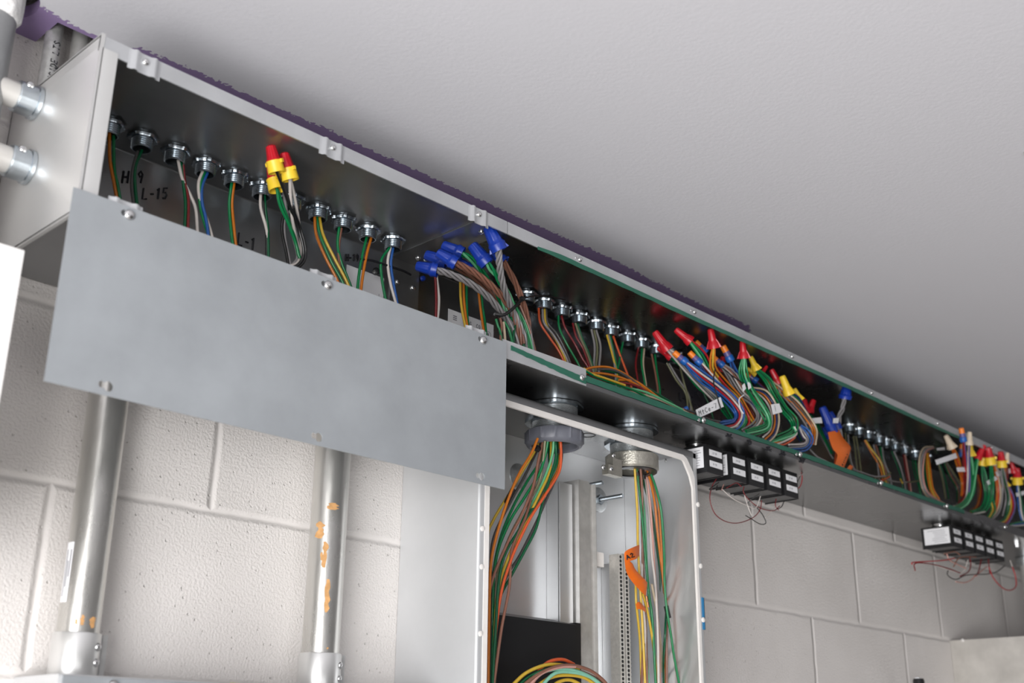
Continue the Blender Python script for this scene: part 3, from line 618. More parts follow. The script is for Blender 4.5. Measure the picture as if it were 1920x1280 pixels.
for z in (2.035, 1.985, 1.90): MB().lathe([(0, 0.0036), (0.0015, 0.0034), (0.0020, 0.0016), (0.0021, 0)], (PX0 + 0.0062, PF - 0.0002, z), (0, -1, 0), 14).build('edge_screw', white_trim, pn)
MB().box((PX1 - 0.0008, PF + 0.0135, 1.945), (PX1 + 0.0010, PF + 0.0415, 1.995)).box((PX1 - 0.006, PF - 0.0008, 1.945), (PX1 + 0.0010, PF - 0.0002, 1.995)).box((PX1, PF - 0.0008, 1.945), (PX1 + 0.0010, PF + 0.0135, 1.995)).build('blue_tape', blue_t, pn)
# mounting rail and its neighbour plate
rl = MB().box((1.3660, -0.0320, ZP0), (1.3962, -0.0300, 2.168)).box((1.3945, -0.0300, ZP0), (1.3962, -0.0040, 2.168)).box((1.3660, -0.0280, ZP0), (1.3680, -0.0040, 2.168)).build('support_plate', panel_in, pn)
rl = MB().sheet([(1.4000, -0.004), (1.4000, -0.0425), (1.4270, -0.0425), (1.4270, -0.034), (1.4440, -0.034), (1.4455, -0.040)], 'z', ZP0, 2.176, 0.0016).build('mounting_rail', steel_d, pn)
hm = MB()
for z in (2.125, 2.03, 1.985, 1.955, 1.915): hm.lathe([(0, 0.0018), (0.0004, 0.0018), (0.0004, 0)], (1.4345, -0.0340, z), (0, -1, 0), 10)
hm.build('slot_hole', nut_blk, rl)
for x, y, z, l in ((1.452, -0.010, 2.178, 0.040), (1.497, -0.006, 2.163, 0.050)):
    m = MB(); m.ring([(0, 0.003), (0, 0.0085), (0.004, 0.0085), (0.004, 0.003)], (x, y, z), (0, -1, 0), 6)
    pr = []
    for i in range(int(l / 0.0012)): pr += [(i * 0.0012, 0.0034), (i * 0.0012 + 0.0006, 0.0040)]
    m.lathe([(0, 0)] + pr + [(l, 0.003), (l, 0)], (x, y, z), (0, -1, 0), 12); m.build('stud_bolt', zinc, pn)
MB().lathe([(0, 0.021), (0.0012, 0.021), (0.002, 0.018), (0.002, 0)], (1.497, -0.0037, 2.163), (0, -1, 0), 28).build('stud_washer', zinc_d, pn)
MB().lathe([(0, 0.020), (0.0010, 0.020), (0.0018, 0.017), (0.0018, 0)], (1.300, -0.0037, 2.170), (0, -1, 0), 28).build('stud_washer', zinc_d, pn)
# earth bar
go = MB().box((1.4860, -0.0520, ZP0), (1.4985, -0.0330, 2.066)).box((1.5010, -0.0520, ZP0), (1.5130, -0.0330, 2.068)).box((1.4985, -0.0440, ZP0), (1.5010, -0.0330, 2.064)).build('earth_bar', tin_m, pn)
MB().box((1.5010, -0.0330, ZP0), (1.5180, -0.0040, 2.055)).build('bar_support', panel_in, go)
hm = MB()
for i in range(92):
    z = 2.0615 - i * 0.0066
    for x in (1.4922, 1.5070): hm.lathe([(0, 0.0027), (0.0003, 0.0027), (0.0003, 0)], (x, -0.0519, z), (0, -1, 0), 10)
hm.build('terminal_hole', nut_blk, go)
hm = MB()
for i in range(92): hm.tube([(1.5130, -0.0475, 2.0615 - i * 0.0066), (1.5200, -0.0455, 2.0600 - i * 0.0066), (1.5235, -0.0400, 2.0590 - i * 0.0066)], 0.0017, 6)
hm.build('terminal_screw', zinc_l, go)
MB().box((1.446, -0.030, 2.045), (1.476, -0.012, 2.068)).build('bar_insulator', white_trim, pn)
MB().hexa([(1.180, -0.060, ZP0), (1.372, -0.060, ZP0), (1.372, -0.004, ZP0), (1.180, -0.004, ZP0)], [(1.180, -0.060, 1.9425), (1.372, -0.060, 1.9425), (1.372, -0.004, 1.955), (1.180, -0.004, 1.955)]).box((1.372, -0.058, ZP0), (1.384, -0.004, 1.946)).build('black_barrier', black_matte, pn)

# bushings between wireway and cabinet
def nipple(cx, cy, r, zlow, t):
    m = MB(); pr = []
    n = int((ZB - zlow) / 0.002)
    for i in range(n): pr += [(i * 0.002, r), (i * 0.002 + 0.001, r + 0.0008)]
    out = pr + [(ZB - zlow + 0.008, r), (ZB - zlow + 0.008, r - 0.003), (0, r - 0.003)]
    m.ring(out, (cx, cy, zlow), seg=40); m.build('nipple', zinc_d, t)
    lk = lambda w, rr: 1 + (0.03 if rr > r + 0.004 and math.cos(8 * w) > 0.55 else 0)
    MB().ring([(0, r + .001), (0, r + 0.0085), (0.0042, r + 0.0085), (0.0042, r + .001)], (cx, cy, ZB - 0.0050), seg=64, mod=lk).build('locknut', zinc, t)
    MB().ring([(0, r + .001), (0, r + 0.0085), (0.0042, r + 0.0085), (0.0042, r + .001)], (cx, cy, PZT - 0.0062), seg=64, mod=lk).build('locknut', zinc, t)
bu = thing('conduit_bushing', 'round grey plastic bushing in the top of the open panel cabinet', 'bushing', (1.268, -0.1085, 2.19))
nipple(1.268, -0.1085, 0.0350, 2.204, bu)
rib = lambda w, rr: 1 + (0.030 if rr > 0.0435 and math.cos(12 * w) > 0.88 else 0)
MB().ring([(0.000, 0.0345), (-0.002, 0.0370), (0.0, 0.0415), (0.003, 0.0432), (0.004, 0.0438), (0.0200, 0.0440), (0.0215, 0.0430), (0.0215, 0.0352), (0.004, 0.0340)], (1.268, -0.1085, 2.1935), seg=96, mod=rib).build('bushing_ring', pvc, bu)
bu = thing('conduit_bushing', 'rough cast metal grounding bushing with lug beside the orange flag', 'bushing', (1.452, -0.1120, 2.19))
nipple(1.452, -0.1120, 0.0345, 2.2, bu)
MB().ring([(0.000, 0.0325), (-0.001, 0.0400), (0.002, 0.0425), (0.0225, 0.0425), (0.0240, 0.0410), (0.0240, 0.0350), (0.006, 0.0345)], (1.452, -0.1120, 2.1880), seg=64, mod=lambda w, rr: 1 + (0.02 if rr > 0.041 and math.cos(8 * w) > 0.8 else 0)).build('bushing_ring', cast_m, bu)
MB().ring([(0, 0.028), (0, 0.0400), (0.0022, 0.0400), (0.0022, 0.028)], (1.452, -0.1120, 2.1850), seg=40).build('insulating_liner', black_p, bu)
a = at(1150, 872, y=-0.130)
lg = MB().box((a.x - 0.013, -0.1400, a.z - 0.019), (a.x + 0.009, -0.1270, a.z + 0.008)).box((a.x - 0.024, -0.1400, a.z - 0.019), (a.x - 0.013, -0.1270, a.z - 0.004)).build('ground_lug', cast_m, bu)
m = MB()
for px, py in ((1150, 854), (1131, 876), (1146, 879)):
    q = at(px, py, y=-0.1402); screw_head(m, q, (0, -1, 0), 0.0040, False)
m.build('lug_screw', screw_m, lg)
m = MB(); q = at(1247, 863, y=-0.125); screw_head(m, q, (0.7, -0.7, 0), 0.0038); m.build('clamp_screw', screw_m, bu)

# ------------------------------------------------------------------ transformers under the wireway
def transformer(x, first_label, label, group):
    t = thing('transformer', label, 'transformer', (x, -0.135, 2.200), group)
    w, y0, y1, z0, z1 = 0.0480, -0.1705, -0.1000, 2.2000, 2.2480
    MB().box((x, y0, z0 + 0.006), (x + w, y1, z1)).sheet([(x + 0.0002, y1), (x + 0.0002, y0 + 0.0002), (x + w - 0.0002, y0 + 0.0002), (x + w - 0.0002, y1)], 'z', z0, z0 + 0.0062, 0.0016).build('case', black_p, t)
    MB().box((x + 0.002, y0 + 0.002, z0 + 0.002), (x + w - 0.002, y1 - 0.002, z0 + 0.0062)).build('potting', potting, t)
    for z in (0.0300, 0.0110):
        s = MB().box((x + 0.0085, y0 - 0.0004, z0 + z), (x + w - 0.003, y0 - 0.00005, z0 + z + 0.0105)).build('label_strip', label_w, t)
        lettering(MB(), 'LV-B1' if z > .02 else 'H-108', lambda u, v: V((x + 0.0180 + u * 0.0032, y0 - 0.0005, z0 + z + 0.0036 + v * 0.0034)), 0.00028).build('strip_print', print_ink, s)
    s = MB().box((x - 0.0004, y0 + 0.006, z0 + 0.0085), (x - 0.00005, y1 - 0.006, z1 - 0.004)).build('side_label', label_w, t)
    m = MB(); rr = random.Random(int(x * 1000))
    for k in range(7): m.box((x - 0.0006, y0 + 0.010 + rr.uniform(0, .008), z0 + 0.013 + k * 0.0042), (x - 0.0004, y1 - 0.012 - rr.uniform(0, .02), z0 + 0.0138 + k * 0.0042))
    m.build('side_print', print_ink, s)
    MB().ring([(0, 0.009), (0, 0.0195), (0.0022, 0.0205), (0.0040, 0.0195), (0.0040, 0.009)], (x + w * 0.5, -0.1350, ZB - 0.0046), seg=36).build('locknut', screw_m, t)
    MB().lathe([(0, 0.0135), (0.0082, 0.0135), (0.0082, 0)], (x + w * 0.5, -0.1350, z1), seg=24).build('nipple', screw_m, t)
    return t
NEAR_T = (1.5780, 1.6480, 1.7045, 1.7615, 1.8190); FAR_T = (2.5170, 2.5780, 2.6350, 2.6920, 2.7490)
for k, x in enumerate(NEAR_T): transformer(x, None, 'small black transformer, %s from the open cabinet, under the wireway' % ORD[k], 'black transformers in the near row')
for k, x in enumerate(FAR_T): transformer(x, None, 'small black transformer in the far row at right, %s from its left' % ORD[k], 'black transformers in the far row')

# ------------------------------------------------------------------ far right
bx = thing('panel_box', 'pale metal box on the block wall at the lower right corner', 'box', (2.829, 0, 1.3))
MB().box((2.829, -0.22, 1.3), (3.45, -0.0006, 2.0305)).build('box_body', box_m, bx)
q = at(1805, 1200, x=2.829)
screw_head(MB(), (2.829, q.y, q.z), (-1, 0, 0), 0.0042, False).build('screw', white_trim, bx)
fc = at(1722, 1272, y=-0.08)
kn = thing('sensor', 'black round cap just showing at the bottom edge before the wall', 'cap', (fc.x, fc.y, fc.z - 0.3))
MB().lathe([(0, 0.012), (0.296, 0.012), (0.300, 0.0105), (0.300, 0)], (fc.x, fc.y, fc.z - 0.3), seg=28).build('cap_body', black_p, kn)
MB().lathe([(0, 0.006), (0.002, 0.006), (0.003, 0.003), (0.003, 0)], (fc.x - 0.004, fc.y, fc.z), seg=14).build('cap_tip', label_w, kn)
MB().box((fc.x - 0.008, fc.y, fc.z - 0.26), (fc.x + 0.008, -0.0005, fc.z - 0.24)).build('cap_arm', black_p, kn)
p = at(1928, 1090, y=-0.10)
rc = thing('conduit', 'dark conduit at the right edge between wireway and pale box', 'conduit', (p.x, -0.1, 2.031))
MB().tube([(p.x, -0.1, 2.0308), (p.x, -0.1, 2.15), (p.x, -0.1, ZB - 0.0005)], 0.0150, 24).build('pipe', steel_d, rc)
MB().ring([(0, 0.0155), (0, 0.024), (0.02, 0.024), (0.02, 0.0155)], (p.x, -0.1, ZB - 0.0208), seg=24).build('connector', zinc_d, rc)
p = at(1922, 286, z=CEIL)
tag(MB().hexa([(p.x - 0.006, p.y - 0.002, CEIL - 0.004), (p.x + 0.014, p.y - 0.012, CEIL - 0.004), (p.x + 0.014, p.y - 0.006, CEIL - 0.004), (p.x - 0.004, p.y + 0.001, CEIL - 0.004)],
              [(p.x - 0.006, p.y - 0.002, CEIL), (p.x + 0.014, p.y - 0.012, CEIL), (p.x + 0.014, p.y - 0.006, CEIL), (p.x - 0.004, p.y + 0.001, CEIL)]).build('ceiling_clip', steel_d, org=(p.x, p.y, CEIL)), 'tiny dark clip on the white ceiling at the right edge', 'clip')
# ------------------------------------------------------------------ threaded fittings in the top of the wireway
def make_fitting():
    t = thing('conduit_fitting', 'fitting', 'fitting', (0, 0, 0))
    m = MB(); r = 0.0126; pr = []
    for i in range(6): pr += [(-0.0185 + i * 0.0027, r - 0.0011), (-0.0185 + i * 0.0027 + 0.0013, r + 0.0004)]
    m.ring(pr + [(-0.0004, r), (-0.0004, r - 0.0025), (-0.0185, r - 0.0022)], (0, 0, 0), seg=28); m.build('threaded_sleeve', zinc, t)
    lk = lambda w, rr: 1 + (0.11 if rr > 0.0155 and math.cos(6 * w) > 0.62 else 0)
    MB().ring([(-0.0062, 0.0127), (-0.0066, 0.0160), (-0.0038, 0.0172), (-0.0030, 0.0172), (-0.0030, 0.0127)], (0, 0, 0), seg=60, mod=lk).build('locknut', zinc, t)
    MB().lathe([(-0.006, 0.0104), (-0.0062, 0)], (0, 0, 0), seg=20).build('throat', nut_blk, t)
    return t
proto_fit = make_fitting(); fit_used = [False]
FZ = ZT - TH - 0.0006
def fitting(px, py, label, group, yy=-0.0545, small=1.0):
    p = at(px, py - 4, z=FZ - 0.006)
    loc = (p.x, yy, FZ)
    q = Quaternion((0, 0, 1), random.uniform(0, 6.28))
    if not fit_used[0]:
        fit_used[0] = True; o = proto_fit; o.location = loc; o.rotation_mode = 'QUATERNION'; o.rotation_quaternion = q; o['label'] = label; o['group'] = group; return o
    return dup(proto_fit, loc, q, small, label, group)
S1 = [(208, 240), (266, 268), (329, 292), (385, 316), (440, 337), (494, 357), (549, 380), (596, 401), (643, 420), (691, 438), (736, 458)]
for k, (x, y) in enumerate(S1): fitting(x, y, 'threaded fitting, %s from the left in the left wireway section' % ORD[k], 'fittings in the left wireway section')
S2 = [(985, 560), (1018, 573), (1050, 587), (1083, 600), (1114, 613), (1145, 623), (1173, 637), (1200, 647), (1227, 659), (1254, 673)]
for k, (x, y) in enumerate(S2): fitting(x, y, 'threaded fitting, %s to the right of the zip-tied grey bundle' % ORD[k], 'fittings in the middle wireway section')
S3 = [(1588, 805), (1607, 812), (1624, 819), (1640, 828), (1656, 833), (1672, 840), (1689, 848), (1705, 856), (1722, 864)]
for k, (x, y) in enumerate(S3): fitting(x, y, 'far threaded fitting, %s to the right of the orange tape' % ORD[k], 'fittings past the orange tape')

# ------------------------------------------------------------------ wires
WIRES = []; MOUTHS = []
def hook(q0, pts):           # a wire that starts at a cap starts inside its mouth
    best = min(MOUTHS, key=lambda m: (m[0] - q0[0]) ** 2 + (m[1] - q0[1]) ** 2, default=None)
    if best is None or (best[0] - q0[0]) ** 2 + (best[1] - q0[1]) ** 2 > 70: return pts
    d = best[2] - pts[0]; k = len(pts)
    return [p + d * max(0.0, 1 - i / 3.0) for i, p in enumerate(pts)]
def prs(s): return [tuple(float(v) for v in p.split(',')) for p in s.split()]
def wire(col, pts3, where, group, r=0.0019, cat='wire', seg=8, sub=6, name='wire'):
    path = smooth_path(pts3, sub)
    o = MB().tube(path, r, seg).build(name, wm(col), org=path[0], angle=60)
    tag(o, '%s wire %s' % (col, where), cat, group)
    mx = sum((V(p) - EYE).dot(RIGHT) / (V(p) - EYE).dot(FWD) for p in path) / len(path)
    WIRES.append((o, mx)); return o
def W(col, s, y0, y1, where, group, r=0.0019, floor_end=False, zone=inside, ys=None):
    p = prs(s); n = len(p); out = []
    for i, q in enumerate(p):
        t = i / max(1, n - 1)
        if len(q) == 3: y = q[2]
        else: y = y0 + (y1 - y0) * t
        out.append(zone(q[0], q[1], y))
    if zone is inside: out = hook(p[0], out)
    if floor_end and out[-1].z > ZB + 0.012:
        d = out[-1] - out[-2]; e = out[-1] + V((max(-0.004, min(0.006, d.x)), -0.004, 0)); e.z = max(ZB + 0.0065, out[-1].z - 0.03); out.append(e)
        if e.z > ZB + 0.012: out.append(V((e.x + 0.004, e.y - 0.01, ZB + 0.0065)))
    return wire(col, out, where, group, r)
def helix(cols, pts3, R, turns, where, group, r=0.0018, phase=0.0, taper=0.0):
    path = smooth_path(pts3, 8); n = len(path); k = len(cols); outs = [[] for _ in cols]
    a = (path[1] - path[0]).orthogonal().normalized()
    for i, p in enumerate(path):
        t = (path[min(i + 1, n - 1)] - path[max(i - 1, 0)]).normalized()
        a = (a - t * a.dot(t)).normalized(); b = t.cross(a)
        rr = R * (1 + taper * i / (n - 1))
        for j in range(k):
            w = phase + 2 * PI * (j / k + turns * i / (n - 1)); outs[j].append(p + (a * math.cos(w) + b * math.sin(w)) * rr)
    for c, o in zip(cols, outs):
        for q in o:
            q.z = min(max(q.z, ZB + 0.0035), ZT - 0.0045); q.y = min(q.y, -0.0045)
        wire(c, o, where, group, r, sub=1)
def bundle(cols, s, y0, y1, where, group, spread=0.0022, r=0.0018, jitter=0.0015, seed=0, zone=inside, wav=0.0):
    rnd = random.Random(seed + 99); p = prs(s); n = len(p)
    base = [zone(q[0], q[1], q[2] if len(q) == 3 else y0 + (y1 - y0) * i / (n - 1)) for i, q in enumerate(p)]
    k = len(cols)
    if zone is inside: base = hook(p[0], base)
    for j, c in enumerate(cols):
        o = []; off = (j - (k - 1) / 2) * 2 * spread; dy = rnd.uniform(-1, 1) * spread
        for i, q in enumerate(base):
            t = (base[min(i + 1, n - 1)] - base[max(i - 1, 0)]).normalized(); d = (q - EYE).normalized(); s_ = t.cross(d)
            s_ = s_.normalized() if s_.length > 1e-4 else V((0, 0, 1))
            e = 0.35 if i == 0 else 1.0
            pt = q + s_ * (off * e + rnd.uniform(-jitter, jitter) * e) + d * (dy * e + rnd.uniform(-jitter, jitter) * e)
            if zone is inside:
                pt.z = min(max(pt.z, ZB + 0.0045), ZT - 0.0055); pt.y = min(pt.y, -0.005)
            o.append(pt)
        wire(c, o, where, group, r)

g = 'wires dropping from the left section fittings'
D1 = [
 [('orange', '205,250 206,300 214,345 222,390'), ('green', '213,254 214,315 221,350 228,392')],
 [('dark grey', '258,284 249,318 247,350 253,400'), ('dark green', '266,282 254,312 253,345 259,400')],
 [('white', '334,300 341,332 355,362 367,392 371,440'), ('dark red', '343,306 346,340 353,375 352,436'), ('dark green', '339,305 344,345 348,385 346,432')],
 [('white', '380,322 372,345 376,380 388,412 399,450'), ('green', '384,322 376,345 375,382 384,420 392,446'), ('blue', '389,324 379,350 379,380 386,410')],
 [('green', '435,340 430,380 432,420 437,462'), ('orange', '439,342 435,380 438,420 443,466')],
 [('white', '489,362 489,390 500,432 504,486'), ('black', '492,364 495,400 500,440 500,484'), ('dark green', '496,366 498,395 502,430 503,470')],
 [('black', '545,386 532,405 529,435 536,470 541,500'), ('grey', '550,388 534,410 534,445 541,480 545,503')],
 [('orange', '590,406 593,440 610,482 634,530'), ('green', '594,407 600,440 621,490 645,535'), ('yellow', '599,407 606,440 627,484 653,535')],
 [('green', '636,426 633,458 640,492 658,538'), ('brown', '640,428 635,462 637,500 646,530')],
 [('green', '688,444 681,472 674,508 670,545'), ('orange', '696,446 688,475 681,512 676,550')],
 [('green', '731,464 715,488 716,522 724,566'), ('white', '732,464 727,492 732,530 743,572'), ('blue', '737,465 733,495 738,532 746,574')]]
for k, lst in enumerate(D1):
    for c, s in lst: W(c, s, -0.0545, -0.060 - 0.01 * (k % 2), 'from the %s fitting of the left section' % ORD[k], g, 0.0021, True)
g2 = 'wires behind the blue-capped bundle'
for c, s in (('white', '818,512,-.05 822,545 823,570 820,604'), ('dark red', '816,515,-.05 818,560 817,604'), ('yellow', '863,520,-.05 864,560 868,590 875,622'), ('orange', '869,520,-.05 870,560 873,590 878,622'), ('green', '875,520,-.05 875,560 876,592 879,622'), ('orange', '897,540,-.05 900,570 904,600 909,632'), ('green', '902,545,-.05 905,575 909,602 912,632')):
    W(c, s, -0.05, -0.06, 'hanging behind the blue-capped bundle', g2, 0.0021, True)
g3 = 'wires dropping from the middle section fittings'
D2 = {1: [('red-orange', '1010,578 1013,605 1030,632 1046,655 1058,680'), ('grey', '1017,580 1020,605 1038,628 1054,655 1066,682'), ('yellow', '1021,580 1024,608 1041,634 1056,664 1061,684'), ('dark grey', '1024,580 1027,605 1044,626 1058,652 1070,682')],
      2: [('green', '1047,592 1049,615 1063,645 1088,690'), ('dark red', '1053,592 1060,615 1078,645 1092,672 1104,692')],
      3: [('dark red', '1074,606 1080,630 1094,655 1106,690'), ('olive', '1079,606 1088,632 1100,660 1111,692'), ('dark green', '1083,607 1091,632 1104,662 1113,692')],
      4: [('grey', '1109,618 1115,650 1113,692'), ('olive', '1114,619 1120,652 1117,692'), ('grey', '1118,619 1126,650 1123,692')],
      5: [('yellow', '1138,628 1147,660 1156,698'), ('green', '1144,630 1151,662 1158,698'), ('red-orange', '1150,630 1162,664 1178,706'), ('grey', '1141,629 1149,662 1154,698')],
      6: [('green', '1168,642 1163,668 1158,698')],
      7: [('dark red', '1197,652 1192,682 1196,716'), ('green', '1204,654 1203,682 1209,720'), ('tan', '1208,654 1206,684 1211,720')],
      8: [('brown', '1222,664 1228,695 1233,728'), ('green', '1228,665 1232,698 1237,728')],
      9: [('olive', '1250,680 1268,712 1286,738 1290,772'), ('grey', '1254,681 1273,712 1291,740 1296,774'), ('olive', '1274,682,-.05 1282,715 1298,768'), ('dark green', '1300,692,-.05 1312,722 1330,760')]}
for k, lst in D2.items():
    for c, s in lst: W(c, s, -0.0545, -0.075, 'from the %s fitting right of the zip tie' % ORD[k], g3, 0.0019, True)
# loose harness lying along the floor of the wireway
g4 = 'harness lying along the middle wireway floor'
HL = [('orange', '1092,694 1115,688 1145,689 1178,705 1215,735 1262,765 1300,776'), ('orange', '1098,700 1130,700 1165,708 1200,724 1240,748 1285,772'), ('orange', '1160,712 1190,714 1215,730 1250,756 1282,768'), ('green', '1092,692 1118,706 1152,719 1192,733 1240,760 1285,775'), ('pale green', '1165,726 1205,733 1240,748 1280,768'),
      ('brown', '1096,698 1125,712 1165,722 1210,740 1260,768'), ('dark grey', '1120,692 1152,694 1185,712 1222,742 1270,768'), ('yellow', '1094,690 1108,700 1132,708 1172,722'), ('dark red', '1150,716 1190,722 1225,742 1275,770'), ('tan', '1180,734 1215,742 1248,754 1290,774'), ('dark green', '1130,694 1170,702 1212,726 1262,756'), ('grey', '1190,738 1230,752 1262,764 1300,778'),
      ('pink', '1282,772 1310,782 1330,790 1352,792'), ('dark red', '1290,776 1318,784 1350,796'), ('dark grey', '1284,768 1305,774 1330,786 1350,790')]
for i, (c, s) in enumerate(HL): W(c, s, -0.135 - 0.004 * (i % 5), -0.150 - 0.006 * (i % 5), 'lying along the middle wireway floor', g4, 0.0019)

# ------------------------------------------------------------------ wire caps
def cone_profile(flare=0.290, neck=0.195, tip=0.155):
    return [(0.14, 0.0), (0.14, flare * 0.72), (0.0, flare * 0.86), (0.0, flare), (0.10, flare * 0.98), (0.26, neck * 1.28), (0.36, neck * 1.04), (0.42, neck), (0.93, tip), (0.985, tip * 0.82), (1.0, tip * 0.5), (1.0, 0)]
def cap_winged(name, m_, wings=True, prof=None):
    t = thing(name, 'cap', 'wire cap')
    fl = lambda w, h: 1 + (0.05 * math.cos(10 * w) if h > 0.36 and h < 0.95 else 0)
    MB().lathe(prof or cone_profile(), seg=40, mod=fl).build('cap_shell', m_, t)
    if wings:
        for s in (-1, 1):
            MB().hexa([(s * .24, -.05, 0.02), (s * .39, -.04, 0.02), (s * .39, .04, 0.02), (s * .24, .05, 0.02)], [(s * .17, -.045, 0.50), (s * .26, -.035, 0.32), (s * .26, .035, 0.32), (s * .17, .045, 0.50)]).build('wing', m_, t)
    return t
def cap_twotone(name):
    t = thing(name, 'cap', 'wire cap')
    fl = lambda w, h: 1 + 0.04 * math.cos(10 * w)
    MB().lathe([(0.40, 0), (0.40, 0.27), (0.46, 0.27), (0.52, 0.225), (0.95, 0.17), (1.0, 0.10), (1.0, 0)], seg=40, mod=fl).build('cap_tip', nut_red, t)
    sk = MB().lathe([(0.12, 0), (0.12, 0.235), (0, 0.27), (0, 0.305), (0.36, 0.285), (0.42, 0.30), (0.44, 0.27), (0.44, 0)], seg=36)
    for s in (-1, 1): sk.box((s * .28 if s > 0 else -.37, -.05, .30), (.37 if s > 0 else -.28, .05, .43))
    sk.build('skirt', nut_yel, t); return t
def cap_push(name):
    t = thing(name, 'cap', 'wire cap')
    MB().lathe([(0.62, 0), (0.62, 0.19), (0.96, 0.18), (1.0, 0.14), (1.0, 0)], seg=24).build('cap_tip', nut_ora, t)
    MB().lathe([(0.34, 0), (0.34, 0.205), (0.62, 0.20), (0.62, 0)], seg=24).ring([(0.36, .205), (.36, .215), (.40, .215), (.40, .205)], (0, 0, 0), seg=24).build('cap_window', nut_vio, t)
    MB().lathe([(0, 0), (0, 0.23), (0.06, 0.25), (0.30, 0.25), (0.36, 0.21), (0.36, 0)], seg=24).build('collar', nut_sky, t); return t
PROTO = {'red': cap_winged('wire_nut', nut_red), 'yellow': cap_winged('wire_nut', nut_yel), 'blue': cap_winged('wire_nut', nut_blu, prof=cone_profile(0.31, 0.265, 0.215)), 'tan': cap_winged('wire_nut', nut_tan, prof=cone_profile(0.30, 0.22, 0.16)), 'twotone': cap_twotone('wire_nut'), 'push': cap_push('splice_connector')}
USED = {k: False for k in PROTO}
def cap(kind, mouth, tip, label, group, length=None, roll=None, fat=1.0):
    ym = mouth[2]
    while True:                          # bring the cap forward until its tip clears the wireway top
        a = inside(mouth[0], mouth[1], ym) if ym > TF + 0.004 else at(mouth[0], mouth[1], y=ym)
        dep = (a - EYE).dot(FWD)
        b = EYE + ray(tip[0], tip[1]) * (dep + 0.35 * (tip[2] - mouth[2]))     # tip near the mouth's depth: the cap keeps its true size
        if b.z < ZT - 0.009 or ym < -0.245: break
        ym -= 0.004
    L = (b - a).length
    MOUTHS.append((mouth[0], mouth[1], a + (b - a) * 0.1))
    q = (b - a).to_track_quat('Z', 'Y') @ Quaternion((0, 0, 1), roll if roll is not None else random.uniform(-.4, .4))
    if not USED[kind]:
        USED[kind] = True; o = PROTO[kind]; o.location = a; o.rotation_mode = 'QUATERNION'; o.rotation_quaternion = q; o['label'] = label; o['group'] = group
    else: o = dup(PROTO[kind], a, q, L, label, group)
    o.scale = (L * fat, L * fat, L)
    return a

# three red-and-yellow caps on their looping bundle in the left section
gc = 'red and yellow two-tone caps in the left section'
A = cap('twotone', (519, 324, -.120), (507, 272, -.120), 'red cap with yellow skirt, highest of three in the left section', gc)
B = cap('twotone', (545, 338, -.105), (532, 286, -.105), 'red cap with yellow skirt, right one of three in the left section', gc)
Cc = cap('twotone', (520, 357, -.110), (508, 308, -.088), 'red cap with yellow skirt, lowest and half hidden in the left section', gc)
gb_ = 'wires of the looping bundle in the left section'
for c, s, y0, y1 in (('black', '521,318 533,352 546,390 558,425 568,460 568,482 558,497 545,502', -.120, -.10), ('black', '525,320 537,352 550,390 562,425 572,460 572,484 562,499 548,505', -.118, -.10), ('white', '542,335 550,365 557,400 563,440 566,470 561,490 546,500', -.105, -.09),
                     ('white', '538,338 541,372 546,410 556,448 563,475 558,492 541,500', -.105, -.09), ('green', '522,354 527,385 541,418 553,452 562,484', -.108, -.10), ('green', '525,354 533,382 542,412 552,445 560,480', -.108, -.10), ('grey', '531,350 535,380 541,415 552,452 558,482 547,498', -.10, -.09)):
    W(c, s, y0, y1, 'looping below the red and yellow caps', gb_, 0.0021)
# black tie tails
def strap(name, s, y0, y1, label, cat='cable tie', w=0.0024, col=tape_k, group=None, flat=True):
    p = prs(s); n = len(p)
    path = smooth_path([inside(q[0], q[1], q[2] if len(q) == 3 else y0 + (y1 - y0) * i / (n - 1)) for i, q in enumerate(p)], 6)
    return tag(MB().tube(path, w / 2, 6).build(name, col, org=path[0]), label, cat, group)
strap('cable_tie', '674,486 700,489 730,499 757,508 770,515', -.062, -.050, 'black cable tie tail sticking out beside the H-10 marking', w=.0036)
t = inside(704, 510, -.03)
tag(MB().lathe([(0, 0.0052), (0.004, 0.0058), (0.006, 0.003), (0.006, 0)], t, (-.4, -1, 0), 16).build('wall_plug', black_p, org=t), 'small dark round plug over the white sticker in left section', 'plug')
t = inside(790, 523, -.004)
tag(MB().lathe([(0, 0.0042), (0.004, 0.0036), (0.005, 0)], t, (0, -1, 0), 14).build('wall_plug', nut_blu, org=t), 'tiny blue plug in the wireway back under the blue caps', 'plug')
t = inside(799, 488, -.012)
tag(MB().lathe([(0, 0.0050), (0.005, 0.0048), (0.008, 0.0030), (0.014, 0.003), (0.014, 0)], t, (0, -1, 0.1), 12).build('bolt_end', zinc, org=t), 'bright bolt end showing just above the leftmost blue cap', 'bolt')

# ------------------------------------------------------------------ bundle with the big blue caps
gB = 'big blue caps of the zip-tied bundle'
blue = [((821, 507, -.130), (780, 498, -.118), 'blue cap pointing left, leftmost and lowest of the bundle'), ((838, 492, -.105), (797, 477, -.090), 'blue cap partly behind the leftmost pair'), ((856, 494, -.145), (819, 473, -.140), 'blue cap in front, third from the left, over copper-brown wires'),
        ((868, 476, -.115), (829, 459, -.105), 'blue cap over green wires in the middle of the bundle'), ((914, 495, -.140), (884, 458, -.135), 'blue cap tilted left over bright green wires'), ((937, 470, -.150), (915, 424, -.150), 'highest blue cap touching the upper lip'), ((946, 492, -.110), (920, 470, -.090), 'blue cap mostly hidden behind the grey twisted wires'), ((884, 505, -.110), (858, 488, -.100), 'dark blue cap hidden below the middle of the bundle')]
for i, (m_, t_, l) in enumerate(blue): cap('blue', m_, t_, l, gB, roll=0.5 + i * 0.7)
gW = 'twisted wires of the zip-tied bundle'
def pl3(s): return [inside(*q) for q in prs(s)]
